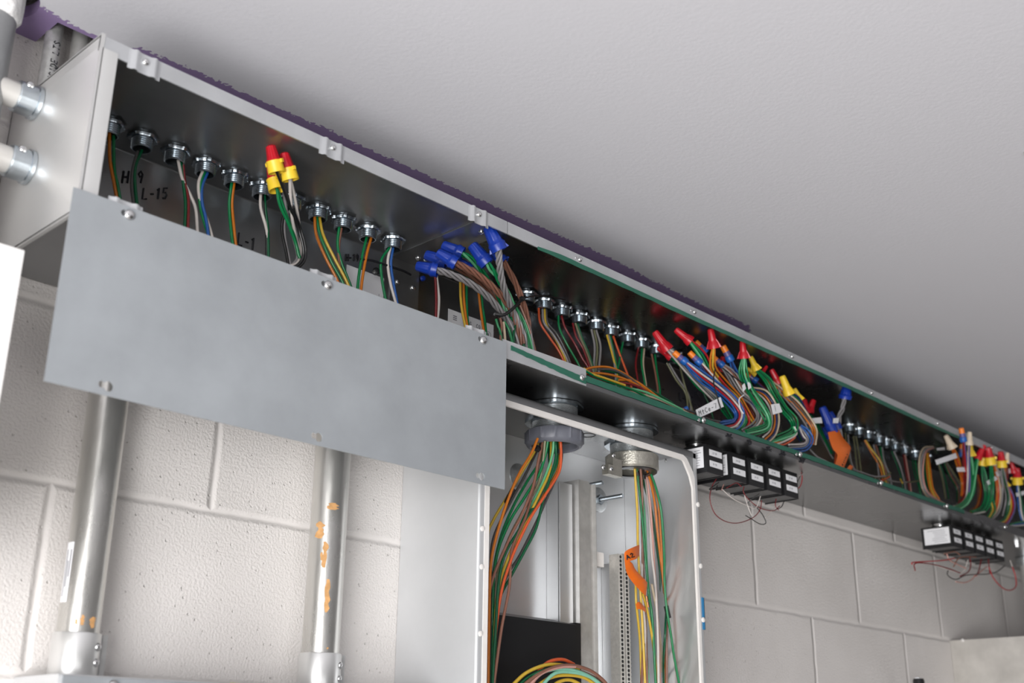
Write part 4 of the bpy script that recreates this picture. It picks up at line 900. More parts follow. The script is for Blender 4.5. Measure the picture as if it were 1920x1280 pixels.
TW = [(['grey'] * 4, '821,507,-.130 848,515,-.130 882,531,-.128 915,556,-.122 942,588,-.116 960,615,-.115 975,650,-.115', .0034, 3.0, 'under the leftmost blue cap'),
      (['brown'] * 3, '838,492,-.105 870,508,-.108 905,532,-.108 935,562,-.108 955,592,-.105 965,640,-.105', .0030, 1.4, 'under the half-hidden left blue cap'),
      (['brown'] * 4, '856,494,-.145 888,510,-.142 918,532,-.138 946,562,-.130 966,595,-.124 980,645,-.122', .0032, 2.4, 'under the front blue cap'),
      (['pale green', 'green', 'green'], '868,476,-.115 890,490,-.118 912,520,-.118 934,552,-.115 950,590,-.112 962,640,-.112', .0028, 1.6, 'under the middle blue cap'),
      (['pale green', 'green', 'green'], '914,495,-.140 930,515,-.138 950,548,-.132 968,585,-.126 985,640,-.120', .0030, 1.5, 'under the tilted blue cap'),
      (['grey'] * 4, '937,470,-.150 938,500,-.148 944,535,-.140 958,575,-.130 975,612,-.124 990,655,-.120', .0033, 2.8, 'under the highest blue cap'),
      (['brown'] * 4, '946,492,-.110 966,528,-.112 980,565,-.112 990,605,-.112 990,652,-.112', .0030, 1.4, 'under the blue cap at the right'),
      (['grey'] * 3, '884,505,-.110 905,520,-.112 930,548,-.112 952,585,-.112 972,635,-.112', .0030, 1.4, 'under the lowest hidden blue cap')]
for i, (c, s, R, tn, wh) in enumerate(TW): helix(c, hook(prs(s)[0], pl3(s)), R, tn, wh, gW, 0.0021, i * 0.8)
for c, s in (('green', '958,595 972,610 985,624'), ('grey', '985,600 993,614 996,628'), ('green', '930,598 934,612 938,622'), ('brown', '938,596 941,612 939,625'), ('tan', '944,604 946,622'), ('dark green', '972,600 964,620'), ('green', '945,602 955,620'), ('green', '962,570 980,602 990,632'), ('pale green', '966,572 984,606 993,634'), ('brown', '975,572 988,604 997,632'), ('grey', '958,572 976,606 986,636'), ('dark green', '952,575 968,606 978,632'), ('grey', '946,585 960,612 970,636')):
    W(c, s, -.120, -.122, 'fanning out below the zip tie', gW, 0.0020, True)
tp = smooth_path([inside(*q) for q in ((928, 589, -.132), (945, 590, -.140), (962, 578, -.142), (978, 562, -.136), (983, 556, -.120), (965, 566, -.095), (938, 583, -.105), (928, 589, -.132))], 6)
tie = thing('cable_tie', 'black zip tie strapped round the bundle of grey and brown wires', 'cable tie', tp[0])
MB().tube(tp, 0.0024, 6).build('strap', tape_k, tie)
MB().tube(smooth_path([inside(*q) for q in ((978, 560, -.136), (1000, 555, -.125), (1028, 555, -.110), (1060, 562, -.100))], 6), 0.0011, 6).build('strap_tail', tape_k, tie)
q = inside(979, 560, -.137); MB().box((q.x - .003, q.y - .003, q.z - .003), (q.x + .003, q.y + .003, q.z + .003)).build('tie_head', tape_k, tie)

# ------------------------------------------------------------------ tangle with red, orange, yellow caps
gR = 'red caps in the middle tangle'; gP = 'orange and blue splice caps'; gY = 'yellow caps in the middle tangle'
cap('red', (1252, 656, -.135), (1227, 621, -.135), 'red cap at the far left of the tangle, tilted left', gR)
cap('red', (1259, 669, -.120), (1233, 651, -.110), 'red cap lying just under the leftmost red cap', gR)
cap('red', (1295, 640, -.145), (1266, 617, -.145), 'red cap tilted left above two bright green wires', gR)
cap('red', (1339, 653, -.150), (1332, 616, -.150), 'upright red cap above orange and yellow wires', gR)
cap('red', (1395, 672, -.160), (1392, 639, -.160), 'upright red cap above thick green wires', gR)
cap('red', (1352, 698, -.115), (1356, 668, -.105), 'red cap buried behind the blue collar in the tangle', gR)
cap('red', (1428, 700, -.125), (1438, 686, -.110), 'short red cap right behind the pale yellow cap', gR)
cap('red', (1460, 719, -.150), (1446, 692, -.150), 'red cap right of the middle, above a grey wire', gR)
cap('red', (1512, 775, -.120), (1507, 748, -.110), 'dark red cap left one of a shaded pair near the white tag', gR, fat=1.25)
cap('red', (1517, 772, -.115), (1526, 749, -.105), 'dark red cap right one of a shaded pair near the white tag', gR, fat=1.25)
push = [((1287, 680, -.150), (1263, 660, -.150), 'leftmost of the orange and blue splice caps'), ((1314, 682, -.152), (1292, 660, -.152), 'orange and blue splice cap below the green wires'), ((1324, 661, -.130), (1304, 640, -.130), 'orange and blue splice cap behind the green wires, left of the upright red cap'),
        ((1356, 686, -.150), (1336, 668, -.150), 'splice cap with bright blue collar in the centre of the tangle'), ((1371, 677, -.145), (1355, 648, -.145), 'orange and blue splice cap standing right of centre'), ((1420, 715, -.130), (1398, 700, -.120), 'dark splice cap behind the upright green wires')]
for m_, t_, l in push: cap('push', m_, t_, l, gP)
cap('push', (1290, 765, -.150), (1272, 772, -.155), 'small splice cap lying on the lower lip beside the handwritten tag', gP)
cap('yellow', (1419, 694, -.155), (1407, 668, -.155), 'pale yellow cap right of the tallest green wires', gY)
cap('yellow', (1418, 702, -.140), (1400, 690, -.130), 'yellow cap lying under the pale yellow cap', gY)
cap('yellow', (1480, 740, -.165), (1466, 704, -.165), 'bright yellow cap, front one of the pair', gY)
cap('yellow', (1501, 750, -.160), (1489, 728, -.160), 'bright yellow cap, right one of the pair', gY)
gT = 'wires of the middle tangle'
LOOPS = [
 (['white', 'grey', 'white'], '1252,657 1270,673 1290,695 1315,722 1345,752', -.135, -.13, 'under the leftmost red cap', 3),
 (['green', 'dark green', 'green'], '1259,669 1285,690 1312,722 1340,745 1362,775 1370,792 1340,797', -.12, -.14, 'under the lying red cap', 4),
 (['blue', 'blue', 'red', 'white', 'blue'], '1287,680 1315,705 1345,728 1372,752 1386,776 1378,795 1352,800', -.15, -.175, 'under the leftmost splice cap', 5),
 (['blue', 'dark blue', 'dark red', 'white'], '1314,682 1328,702 1350,728 1374,750 1388,772 1384,790 1358,797', -.152, -.17, 'under the second splice cap', 6),
 (['green', 'pale green', 'green', 'red'], '1295,641 1317,668 1335,700 1362,735 1384,760 1398,788 1385,808', -.145, -.165, 'under the tilted red cap', 7),
 (['orange', 'yellow', 'orange'], '1338,653 1336,675 1339,695 1362,722 1385,745 1400,772 1412,795', -.15, -.155, 'under the upright red cap', 8),
 (['grey', 'grey', 'white', 'brown', 'grey'], '1354,688 1372,705 1392,735 1415,752 1427,778 1418,800 1396,812', -.14, -.175, 'curving round from the tangle centre', 9),
 (['green', 'green', 'pale green', 'green'], '1395,672 1394,700 1402,725 1420,752 1438,782 1436,800 1400,812', -.16, -.185, 'under the upright right red cap', 10),
 (['blue', 'dark blue', 'blue'], '1370,677 1380,700 1398,722 1415,752 1425,785 1410,805', -.145, -.16, 'under the standing splice cap', 11),
 (['white', 'orange', 'dark blue', 'tan'], '1408,728 1432,738 1448,760 1455,786 1450,810 1436,824', -.15, -.19, 'in the pale loop right of centre', 12),
 (['green', 'green', 'dark green', 'green'], '1419,695 1440,715 1452,738 1470,765 1488,788 1486,808 1455,824', -.155, -.185, 'under the pale yellow cap', 13),
 (['orange', 'orange', 'tan'], '1437,710 1452,722 1470,738 1492,756 1512,780 1528,806 1524,832', -.14, -.185, 'in the orange sweep at the tangle right', 14),
 (['grey', 'grey', 'dark grey'], '1460,719 1468,735 1485,755 1505,780 1520,805 1515,830 1492,838', -.15, -.18, 'under the right red cap', 15),
 (['dark blue', 'green', 'dark blue'], '1480,740 1495,750 1508,772 1518,795 1516,822', -.165, -.16, 'under the bright yellow pair', 16),
 (['white', 'grey', 'blue', 'blue'], '1500,798 1512,812 1518,826 1508,838 1480,840', -.17, -.19, 'in the small lowest loop', 17),
 (['dark green', 'dark red', 'dark grey', 'olive'], '1345,700 1375,735 1400,770 1430,800 1460,815', -.10, -.11, 'deep behind the tangle', 18),
 (['dark blue', 'dark green', 'purple', 'dark red'], '1405,705 1440,738 1465,760 1490,795 1505,825', -.105, -.11, 'deep behind the yellow caps', 19),
 (['green', 'dark green', 'green'], '1330,700 1345,735 1368,762 1372,785 1352,800', -.11, -.12, 'curling behind the handwritten tag', 20),
 (['green', 'pale green', 'white'], '1488,800 1490,812 1470,822 1448,830', -.18, -.19, 'ending on the lip under the green loop', 21),
 (['orange', 'red-orange'], '1478,815 1488,818 1470,830 1450,832', -.18, -.19, 'ending on the lip in orange', 22),
 (['green', 'dark green'], '1513,776 1528,792 1545,820 1560,850', -.11, -.12, 'under the shaded red pair', 23),
 (['dark red', 'brown', 'purple', 'grey'], '1395,740 1420,775 1428,800 1412,818', -.12, -.15, 'in the shade of the grey loop', 24),
]
for c, s, y0, y1, wh, sd in LOOPS: bundle(c, s, y0, y1, wh, gT, 0.0021, 0.0018, 0.0012, sd)
strap('cable_tie', '1341,690 1338,715 1345,745 1352,768', -.178, -.190, 'black tie tail hanging in front of the handwritten tag')
strap('cable_tie', '1355,690 1378,708 1398,722 1410,735', -.178, -.182, 'black tie tail crossing the grey wires in the tangle')
strap('cable_tie', '1395,740 1386,748 1388,765 1394,775', -.182, -.184, 'thin white tie loop in the middle of the tangle', col=label_w, w=.0018)
def slab(name, corners, y, m_, label, cat, group=None, thick=0.0007, text=None, th=0.5, up=None):
    P = [inside(c[0], c[1], c[2] if len(c) == 3 else y) for c in corners]
    nrm = (P[1] - P[0]).cross(P[3] - P[0]).normalized()
    if nrm.dot(EYE - P[0]) < 0: nrm = -nrm
    o = MB().hexa(P, [p - nrm * thick for p in P]).build(name, m_, org=P[0])
    tag(o, label, cat, group)
    if text:
        U = P[1] - P[0]; Vv = P[3] - P[0]; n = len(text) * 0.85
        def fn(u, v): return P[0] + U * (0.06 + 0.72 * u / n) + Vv * (0.22 + th * v) + nrm * 0.0003
        lettering(MB(), text, fn, 0.00045).build('tag_writing', ink, o)
    return o
gt = 'white wire tags'
slab('wire_tag', [(1309, 784), (1357, 762), (1351, 744), (1305, 768)], -.186, label_w, 'white tag with black handwriting at the lower left of the tangle', 'tag', gt, text='MtCe-7', th=0.55)
slab('wire_tag', [(1450, 777), (1467, 772), (1461, 756), (1446, 758)], -.185, label_w, 'small white tag in the middle of the tangle', 'tag', gt, text='I', th=.6)
slab('wire_tag', [(1513, 794), (1542, 793), (1540, 782), (1511, 785)], -.160, label_w, 'white tag just left of the tall blue caps', 'tag', gt)
slab('wire_tag', [(1562, 793), (1572, 793), (1573, 783), (1563, 784)], -.160, label_w, 'white tag between the blue caps and grey twisted wire', 'tag', gt)
slab('wire_tag', [(1394, 734), (1399, 728), (1396, 718), (1392, 722)], -.186, label_w, 'tiny white curl left of the green wires', 'tag', gt)
slab('wire_tag', [(1404, 730), (1409, 726), (1406, 715), (1402, 717)], -.186, label_w, 'tiny white curl right of the green wires', 'tag', gt)

# blue caps with orange tape
gb2 = 'blue caps around the orange tape'
cap('blue', (1562, 812, -.150), (1541, 762, -.140), 'tall blue cap rising from the orange tape', gb2, fat=.62)
cap('blue', (1572, 805, -.140), (1555, 772, -.125), 'blue cap behind the one rising from orange tape', gb2, fat=.75)
cap('blue', (1555, 822, -.120), (1545, 800, -.11), 'dark blue cap low at the left of the orange tape', gb2)
cap('blue', (1584, 748, -.150), (1588, 724, -.150), 'lone blue cap on a grey twisted wire near the lip', gb2, roll=0.3, fat=1.55)
helix(['grey'] * 3, pl3('1583,746,-.150 1580,765,-.146 1573,785,-.140 1575,812,-.135 1582,850,-.125'), .0030, 1.5, 'under the lone blue cap', 'wires around the orange tape', 0.0021)
bundle(['red-orange', 'orange', 'red-orange', 'dark red'], '1563,812 1572,830 1574,850 1570,878', -.142, -.15, 'inside the orange tape', 'wires around the orange tape', .002, .0019, .0006, 44)
def ribbon(name, rows, m_, label, cat, sub=4, group=None, zone=inside, writing=None):
    Lp = smooth_path([zone(r[0], r[1], r[4]) for r in rows], sub); Rp = smooth_path([zone(r[2], r[3], r[5] if len(r) > 5 else r[4]) for r in rows], sub); n = len(Lp); vs = []; fs = []
    for a, b in zip(Lp, Rp):
        m0 = (a + b) / 2; d = (EYE - m0).normalized(); mid = m0 + d * (b - a).length * 0.10
        vs += [a, mid, b, b - d * 0.0009, mid - d * 0.0009, a - d * 0.0009]
    for i in range(n - 1):
        p = i * 6
        for k in range(6): fs.append((p + k, p + (k + 1) % 6, p + 6 + (k + 1) % 6, p + 6 + k))
    fs += [(0, 1, 2, 3, 4, 5), tuple((n - 1) * 6 + k for k in range(5, -1, -1))]
    o = MB().add(vs, fs).build(name, m_, org=Lp[0], angle=50); tag(o, label, cat, group)
    if writing:
        text, c0, c1, h = writing; A_, B_ = zone(*c0), zone(*c1); U = B_ - A_; d = (EYE - A_).normalized(); Q = d.cross(U).normalized() * h; k = len(text) * .85
        lettering(MB(), text, lambda u, v: A_ + U * (u / k) + Q * v + d * 0.0042, 0.0010).build('tape_writing', ink, o)
    return o
to = ribbon('tape_flag', [(1552, 810, 1573, 806, -.158), (1556, 826, 1582, 822, -.165), (1562, 842, 1594, 836, -.172), (1570, 852, 1594, 846, -.175), (1567, 866, 1587, 866, -.178), (1564, 876, 1580, 884, -.182)], tape_o, 'orange tape with black handwriting wrapped below the blue caps', 'tape', writing=('Bonker', (1577, 880, -.1815), (1593, 842, -.1725), 0.0115))
ribbon('tape_flag', [(1586, 882, 1590, 886, -.170), (1591, 874, 1597, 880, -.170), (1594, 871, 1600, 874, -.168)], tape_o, 'small loose end of orange tape on the wireway floor', 'tape')
gf = 'wires past the orange tape'
for c, s, y0, y1 in (('grey', '1536,810 1545,828 1555,848 1562,860', -.10, -.12), ('grey', '1518,842 1532,856 1548,864 1560,872', -.15, -.17), ('grey', '1590,815 1592,840 1596,865 1602,880', -.08, -.10), ('olive', '1585,812 1588,845 1596,872', -.06, -.09),
                     ('grey', '1600,880 1618,886 1640,893 1660,892', -.13, -.14), ('olive', '1640,896 1660,893 1670,886', -.13, -.12), ('red-orange', '1645,902 1660,898 1668,893', -.14, -.13), ('grey', '1660,898 1680,903 1700,904', -.13, -.12), ('olive', '1692,904 1712,903 1728,900', -.12, -.10), ('yellow', '1688,898 1692,905', -.13, -.14)):
    W(c, s, y0, y1, 'lying right of the orange tape', gf, 0.0018)
D3 = [[('olive', '1600,818 1603,840 1606,870')], [('olive', '1605,818 1610,848 1614,880'), ('dark grey', '1601,818 1602,850 1604,872')], [('orange', '1621,825 1632,845 1646,868 1652,882'), ('yellow', '1623,825 1634,842 1650,864')], [('grey', '1638,834 1644,860 1648,892'), ('brown', '1642,834 1650,858 1660,880')], [('green', '1651,838 1654,862 1664,892'), ('grey', '1654,839 1658,865 1668,890')],
      [('dark green', '1672,846 1682,872 1690,896'), ('grey', '1676,846 1688,874 1696,904')], [('dark red', '1694,852 1697,872 1703,905'), ('pink', '1697,853 1701,875 1706,905')], [('dark green', '1711,862 1714,885 1722,912'), ('green', '1716,864 1720,888 1724,910')], [('dark grey', '1722,870 1726,895 1732,920')]]
for k, lst in enumerate(D3):
    for c, s in lst: W(c, s, -0.0545, -0.075, 'from the %s far fitting past the orange tape' % ORD[k], gf, 0.0018, True)

# ------------------------------------------------------------------ far bundle at the right edge
gF = 'caps of the far bundle at the right edge'
FC = [('tan', (1786, 840, -.160), (1773, 815, -.160), 'tan cap leaning left, leftmost of the far bundle'), ('tan', (1817, 834, -.165), (1818, 809, -.165), 'tan cap standing upright above a yellow cap'), ('yellow', (1821, 855, -.175), (1819, 830, -.172), 'yellow cap, only upright yellow one of the far bundle'),
      ('push', (1807, 828, -.170), (1802, 802, -.170), 'orange and blue splice cap above the upper lip line'), ('push', (1803, 856, -.165), (1804, 832, -.165), 'orange and blue splice cap just below another one'), ('red', (1832, 860, -.180), (1846, 834, -.180), 'bright red cap leaning right in the far bundle'),
      ('twotone', (1841, 873, -.165), (1845, 842, -.160), 'left one of two red and yellow caps side by side'), ('twotone', (1858, 871, -.165), (1852, 838, -.160), 'right one of two red and yellow caps side by side'), ('twotone', (1879, 876, -.175), (1876, 846, -.170), 'red and yellow cap left of the far tan cap'), ('tan', (1887, 868, -.170), (1889, 848, -.170), 'pale tan cap near the right edge'),
      ('red', (1902, 886, -.175), (1895, 864, -.170), 'dark red cap behind the rightmost white tag'), ('twotone', (1908, 908, -.190), (1906, 876, -.190), 'red and yellow cap nearest the right edge'), ('yellow', (1890, 912, -.185), (1883, 896, -.180), 'yellow cap low in the far bundle beside green wires'), ('tan', (1866, 872, -.150), (1861, 850, -.145), 'shaded tan cap behind the two-tone pair')]
for k_, m_, t_, l in FC: cap(k_, m_, t_, l, gF)
gFw = 'wires of the far bundle at the right edge'
FL = [(['tan', 'grey', 'pink'], '1750,838 1735,842 1728,860 1728,895 1738,925 1765,944 1778,950', -.14, -.17, 'in the tall pale arch of the far bundle', 51), (['orange', 'yellow', 'orange'], '1739,850 1741,880 1746,915 1758,938', -.12, -.15, 'inside the pale arch', 52), (['dark green', 'green'], '1735,850 1735,885 1742,920 1755,935', -.11, -.14, 'behind the pale arch', 53),
      (['orange', 'red-orange', 'orange'], '1786,840 1792,855 1800,880 1806,905 1805,930', -.16, -.165, 'under the leaning tan cap', 54), (['dark red', 'red', 'purple'], '1806,830 1808,860 1812,895 1812,925 1800,945', -.165, -.175, 'under the far splice caps', 55), (['white', 'purple'], '1817,836 1816,870 1816,905 1812,932 1798,948 1775,952', -.17, -.185, 'under the upright tan cap', 56),
      (['green', 'pale green', 'green'], '1821,857 1824,885 1824,915 1816,938 1798,952 1776,955', -.178, -.19, 'under the upright yellow cap', 57), (['green', 'green', 'pale green'], '1832,861 1826,885 1822,915 1812,940 1790,955', -.182, -.19, 'under the bright red cap', 58), (['green', 'dark green', 'green'], '1841,874 1846,900 1850,930 1842,952 1822,962', -.165, -.18, 'under the left two-tone cap', 59),
      (['green', 'dark green', 'green'], '1858,872 1860,900 1858,930 1846,955 1825,962', -.165, -.18, 'under the right two-tone cap', 60), (['orange', 'red-orange', 'tan', 'grey'], '1866,874 1872,900 1874,930 1868,958 1852,975', -.16, -.18, 'under the shaded tan cap', 61), (['green', 'yellow', 'green'], '1860,905 1858,935 1862,955 1852,974', -.175, -.185, 'in the yellow-green curl', 62),
      (['orange', 'brown', 'dark red'], '1887,870 1886,895 1880,915', -.17, -.17, 'under the pale tan cap', 63), (['green', 'yellow', 'red', 'purple'], '1890,914 1896,935 1898,955 1888,975 1878,982', -.185, -.195, 'under the low yellow cap', 64), (['grey', 'dark green', 'grey'], '1879,878 1884,905 1890,935 1884,968', -.16, -.17, 'behind the low yellow cap', 65),
      (['blue', 'white', 'dark green'], '1905,915 1910,940 1915,965 1922,985', -.185, -.19, 'at the very right edge', 66), (['dark green', 'brown', 'dark grey', 'olive'], '1770,862 1785,890 1798,915 1800,940', -.09, -.10, 'deep behind the far bundle', 67), (['olive', 'dark grey', 'dark green'], '1760,865 1770,900 1776,935', -.07, -.09, 'in the dark left of the far bundle', 68),
      (['brown', 'orange', 'dark red'], '1833,890 1838,915 1834,945 1820,960', -.13, -.15, 'behind the far green wires', 69), (['white'], '1816,965 1830,962 1846,959', -.19, -.19, 'end lying on the far lip', 70), (['white', 'blue', 'green'], '1895,984 1908,982 1924,980', -.195, -.195, 'running off the right edge', 71)]
for c, s, y0, y1, wh, sd in FL: bundle(c, s, y0, y1, wh, gFw, 0.0020, 0.0019, 0.0010, sd)
for c, l in (([(1757, 871), (1795, 858), (1792, 849), (1754, 862)], 'long white tag tilted in front of the far bundle'), ([(1796, 884), (1816, 884), (1815, 875), (1794, 876)], 'white tag wrapped under the far splice caps'), ([(1870, 893), (1900, 885), (1898, 877), (1867, 884)], 'white tag tilted under the pale tan cap'), ([(1853, 909), (1871, 898), (1867, 892), (1850, 902)], 'white tag bent down at the left of another tag'),
             ([(1907, 931), (1924, 926), (1923, 919), (1905, 924)], 'white tag cut off by the right edge'), ([(1758, 844), (1772, 843), (1771, 838), (1757, 840)], 'greyish tag in the shade behind the leaning tan cap')):
    slab('wire_tag', c, -.193 if 'shade' not in l else -.13, label_w, l, 'tag', gt)
cap('push', (1882, 992, -.197), (1893, 999, -.2), 'splice cap resting on the far lower lip', gP)

# ------------------------------------------------------------------ wires in the open panel cabinet
def cab(px, py, y):
    p = at(px, py, y=y); return p
gL = 'wires from the grey bushing in the open cabinet'
LB = [('orange', '1008,822 996,850 975,885 955,930 932,1000 920,1060 917,1150 915,1290'), ('yellow', '1012,822 1000,850 978,885 955,925 925,975 914,1010 911,1120'), ('dark grey', '1015,824 1004,850 985,890 955,945 925,1010 920,1080 919,1180 917,1290'), ('brown', '1020,822 1010,860 1000,910 978,965 955,1010 920,1100 916,1200'), ('green', '1024,822 1015,860 990,900 962,950 938,1010 925,1080 920,1200 918,1290'),
      ('green', '1028,822 1022,855 1010,890 985,930 952,985 928,1060 922,1200 919,1290'), ('yellow', '1033,824 1033,850 1030,885 1012,925 985,980 955,1040 932,1120 925,1290'), ('dark green', '1028,826 1030,860 1028,890 1010,935 975,990 940,1060 928,1200 923,1290'), ('pale green', '1038,824 1036,850 1025,885 1005,930 985,965 960,1030 940,1080 928,1160 922,1290'), ('green', '1046,822 1047,850 1040,880 1015,925 985,965 968,1010 940,1090 930,1130 924,1200 921,1290'),
      ('red-orange', '1051,822 1052,852 1048,885 1022,928 995,970 975,1010 958,1050 940,1110 928,1200 924,1290'), ('orange', '1049,824 1050,855 1044,885 1018,928 990,970 968,1015 944,1080 930,1150 923,1290'), ('dark grey', '1052,826 1053,860 1045,890 1025,935 1005,980 975,1040 948,1085 932,1150 926,1290'), ('dark green', '1042,826 1042,860 1030,900 1018,940 1005,990 985,1030 958,1080 938,1120 930,1180 927,1290'), ('brown', '1018,826 1010,870 1000,915 985,970 960,1030 955,1100 940,1180 925,1290'), ('olive', '1022,826 1018,865 1010,905 985,950 950,1020 930,1100 924,1290')]
for i, (c, s) in enumerate(LB): W(c, s, -0.105 + 0.010 * ((i * 7) % 5 - 2), -0.090 + 0.011 * ((i * 5) % 7 - 3), 'fanning down-left from the grey bushing', gL, 0.0021, zone=cab)
gRt = 'wires from the metal bushing in the open cabinet'
RB = [('yellow', '1190,874 1192,910 1195,960 1196,1020 1199,1080 1205,1180 1210,1290'), ('yellow', '1192,1090,-.1 1193,1130 1200,1200 1203,1290'), ('pale green', '1196,872 1201,905 1208,960 1211,1020 1214,1080 1222,1160 1228,1230 1232,1290'), ('green', '1193,872 1197,905 1202,950 1209,1030 1216,1110 1223,1160 1230,1290'), ('dark green', '1204,876 1207,905 1222,960 1232,1030 1238,1080 1240,1160 1243,1290'), ('brown', '1201,876 1204,920 1204,970 1205,1030 1206,1080 1211,1180 1214,1290'), ('pink', '1210,878 1216,920 1221,970 1226,1050 1230,1110 1235,1200 1238,1290'),
      ('white', '1207,878 1213,920 1218,970 1222,1040 1228,1090 1233,1180 1235,1290'), ('orange', '1212,876 1220,905 1228,945 1233,1000 1239,1050 1246,1110 1251,1136 1250,1200 1252,1290'), ('orange', '1214,874 1224,905 1234,950 1239,1010 1242,1070 1246,1110 1250,1138 1248,1200 1249,1290'), ('green', '1216,876 1230,915 1240,960 1245,1030 1246,1090 1250,1140 1258,1190 1264,1230 1275,1290'), ('grey', '1213,878 1224,920 1234,960 1241,1030 1243,1090 1250,1140 1262,1200 1268,1290'), ('mint', '1199,1095,-.1 1204,1140 1210,1200 1217,1290'), ('yellow', '1205,1112,-.12 1215,1150 1225,1210 1234,1290'),
      ('brown', '1211,1190,-.09 1206,1220 1203,1290'), ('dark green', '1249,1150,-.1 1247,1190 1244,1240 1245,1290'), ('brown', '1252,1150,-.1 1250,1200 1250,1290'), ('white', '1206,1000 1204,1060 1205,1120 1210,1190 1206,1290'), ('tan', '1222,1095 1232,1150 1240,1220 1242,1290'), ('dark red', '1200,876 1203,940 1204,1000 1206,1060 1208,1180 1202,1290')]
for i, (c, s) in enumerate(RB): W(c, s, -0.112 + 0.008 * ((i * 7) % 5 - 2), -0.090 + 0.009 * ((i * 5) % 7 - 3), 'hanging from the metal bushing', gRt, 0.0020, zone=cab)
def band(s, y, label, r=0.0042):
    p = prs(s); path = [at(a, b, y=y) for a, b in p]
    tag(MB().tube(path, r, 10).build('tape_band', tape_k, org=path[0]), label, 'tape', 'black tape bands')
band('1003,838 1010,842', -.112, 'black tape band under the left of the grey bushing', .005)
band('1049,843 1049,850', -.112, 'black tape band under the right of the grey bushing', .0048)
band('962,918 950,942', -.106, 'long black tape band on the leftmost orange wires')
band('1194,884 1196,891', -.118, 'black tape band just below the metal bushing', .0048)
band('1249,1136 1254,1158', -.112, 'black tape band low on the right green wire')
band('1206,890 1207,898', -.118, 'small black tape band beside the band below the bushing', .0036)
ribbon('tape_flag', [(1199, 1021, 1199, 1041, -.130), (1186, 1026, 1192, 1048, -.140), (1172, 1034, 1180, 1052, -.140), (1171, 1046, 1186, 1056, -.138), (1174, 1070, 1192, 1068, -.136), (1185, 1090, 1208, 1085, -.134), (1211, 1118, 1214, 1092, -.130)], tape_o, 'orange tape flag marked A2 looped beside the earth bar', 'tape', zone=cab, writing=('A2', (1176, 1049, -.1412), (1192, 1042, -.1412), 0.0062))
ribbon('tape_flag', [(1192, 1132, 1194, 1142, -.125), (1199, 1128, 1202, 1142, -.125), (1211, 1140, 1211, 1148, -.12)], tape_o, 'short orange tape end below the orange flag', 'tape', zone=cab)
for k, (px, py) in enumerate(((1213, 1122), (1215, 1133))):
    a = at(px, py, y=-.126); tag(MB().tube([a + V((-.001, 0, .004)), a, a + V((.001, 0, -.004))], .0018, 8).build('wire_end', copper, org=a), '%s bare copper wire end below the orange flag' % ('upper', 'lower')[k], 'wire', 'bare copper ends')
a = at(954, 1075, y=-.10); tag(MB().tube([a + V((0, 0, .0015)), a - V((0, 0, .0015))], .0018, 8).build('wire_end', copper, org=a), 'cut copper end of a brown wire at the cabinet left', 'wire')
gK = 'wires of the coil at the cabinet bottom'
KO = [('red-orange', '995,1290 1010,1258 1030,1240 1055,1236 1076,1245'), ('yellow', '955,1290 985,1262 1020,1247 1050,1246 1085,1254'), ('mint', '985,1290 1005,1266 1040,1254 1075,1256 1110,1270 1135,1290'), ('brown', '975,1290 1000,1270 1035,1252 1070,1247 1105,1256 1130,1274 1142,1290'), ('brown', '1005,1290 1035,1266 1075,1256 1115,1270 1140,1290'), ('yellow', '1000,1290 1030,1271 1060,1265 1095,1270 1125,1290'), ('mint', '1010,1292 1040,1262 1075,1260 1105,1268 1128,1284'), ('pink', '988,1290 1015,1262 1050,1250 1078,1249'),
      ('yellow', '1030,1290 1050,1277 1072,1275 1100,1290'), ('dark green', '968,1290 990,1270 1020,1256 1045,1253')]
for i, (c, s) in enumerate(KO): W(c, s, -0.110 - 0.004 * (i % 4), -0.110 - 0.004 * (i % 4), 'arching in the coil at the cabinet bottom', gK, 0.0026, zone=cab)

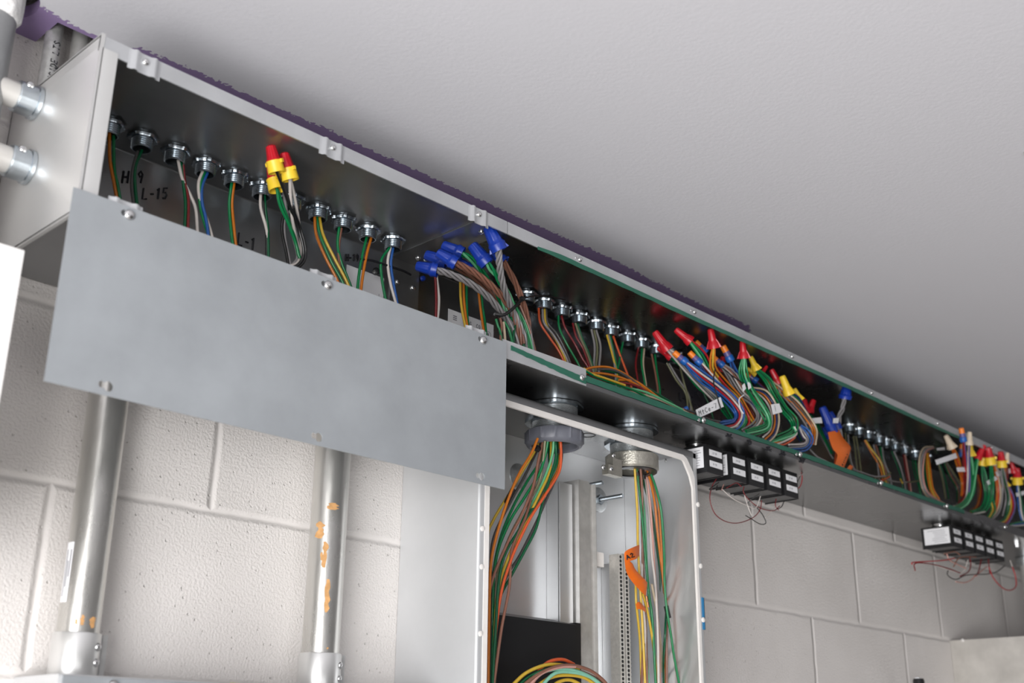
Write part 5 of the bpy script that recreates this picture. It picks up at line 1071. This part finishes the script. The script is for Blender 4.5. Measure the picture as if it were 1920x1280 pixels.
# ------------------------------------------------------------------ thin leads under the transformers
gN = 'thin leads under the near transformers'; gM = 'thin leads under the far transformers'
def thin(col, s, y0, y1, where, group, r=0.0008): return W(col, s, y0, y1, where, group, r, zone=lambda a, b, y: at(a, b, y=y))
for c, s in (('dark red', '1343,898 1335,912 1331,935 1340,962 1360,977 1385,980 1412,970 1425,955 1428,938'), ('white', '1354,917 1375,935 1400,947 1417,952 1426,930'), ('dark red', '1395,912 1394,922 1404,936 1425,952 1450,957 1462,948'), ('black', '1418,950 1430,965 1436,980 1425,982 1408,972 1398,966'), ('white', '1396,928 1401,945 1409,966'), ('white', '1463,942 1452,952 1435,970'), ('black', '1345,910 1342,916 1330,917 1348,904'), ('dark grey', '1424,925 1410,935 1402,943'), ('white', '1509,880 1505,888 1498,892'), ('red', '1483,876 1498,880 1504,893 1501,910 1491,920'), ('dark red', '1455,935 1454,948 1460,956'), ('black', '1470,940 1465,950 1455,955'), ('pink', '1357,908 1353,918'), ('dark red', '1362,915 1380,905 1390,912'), ('dark grey', '1492,910 1500,893 1505,886')):
    thin(c, s, -.16, -.165, 'dangling under the near transformers', gN)
for c, s in (('pink', '1775,1038 1781,1050 1800,1060 1811,1065'), ('red', '1710,1058 1712,1054 1740,1052 1770,1050 1790,1046'), ('dark red', '1716,1070 1716,1056 1745,1057 1780,1066 1800,1074'), ('white', '1752,1058 1785,1070 1806,1071 1815,1050'), ('dark red', '1818,1042 1820,1060 1815,1072 1800,1080'), ('dark grey', '1778,1068 1777,1078 1792,1086 1812,1078 1850,1076'), ('pink', '1792,1090 1808,1092 1822,1086 1828,1078'), ('dark grey', '1850,1076 1868,1072 1884,1060'), ('white', '1894,1050 1898,1062'), ('red', '1898,1062 1904,1080 1905,1098 1895,1106 1880,1102 1862,1082 1854,1062'), ('brown', '1788,1062 1800,1045 1830,1044'), ('dark red', '1840,1048 1835,1070 1828,1080'), ('dark red', '1853,1048 1856,1075'), ('pink', '1850,1062 1838,1072 1830,1080'), ('brown', '1770,1038 1790,1034 1800,1040')):
    thin(c, s, -.165, -.170, 'tangled under the far transformers', gM, 0.0013)

# ------------------------------------------------------------------ labels that would repeat: told apart by place in the photo
from collections import defaultdict
by = defaultdict(list)
for o, mx in WIRES: by[o['label']].append((mx, o))
for l, lst in by.items():
    if len(lst) > 1:
        lst.sort(key=lambda q: q[0])
        for k, (mx, o) in enumerate(lst): o['label'] = l + (', leftmost' if k == 0 else (', rightmost' if k == len(lst) - 1 else ', %s from left' % ORD[k]))
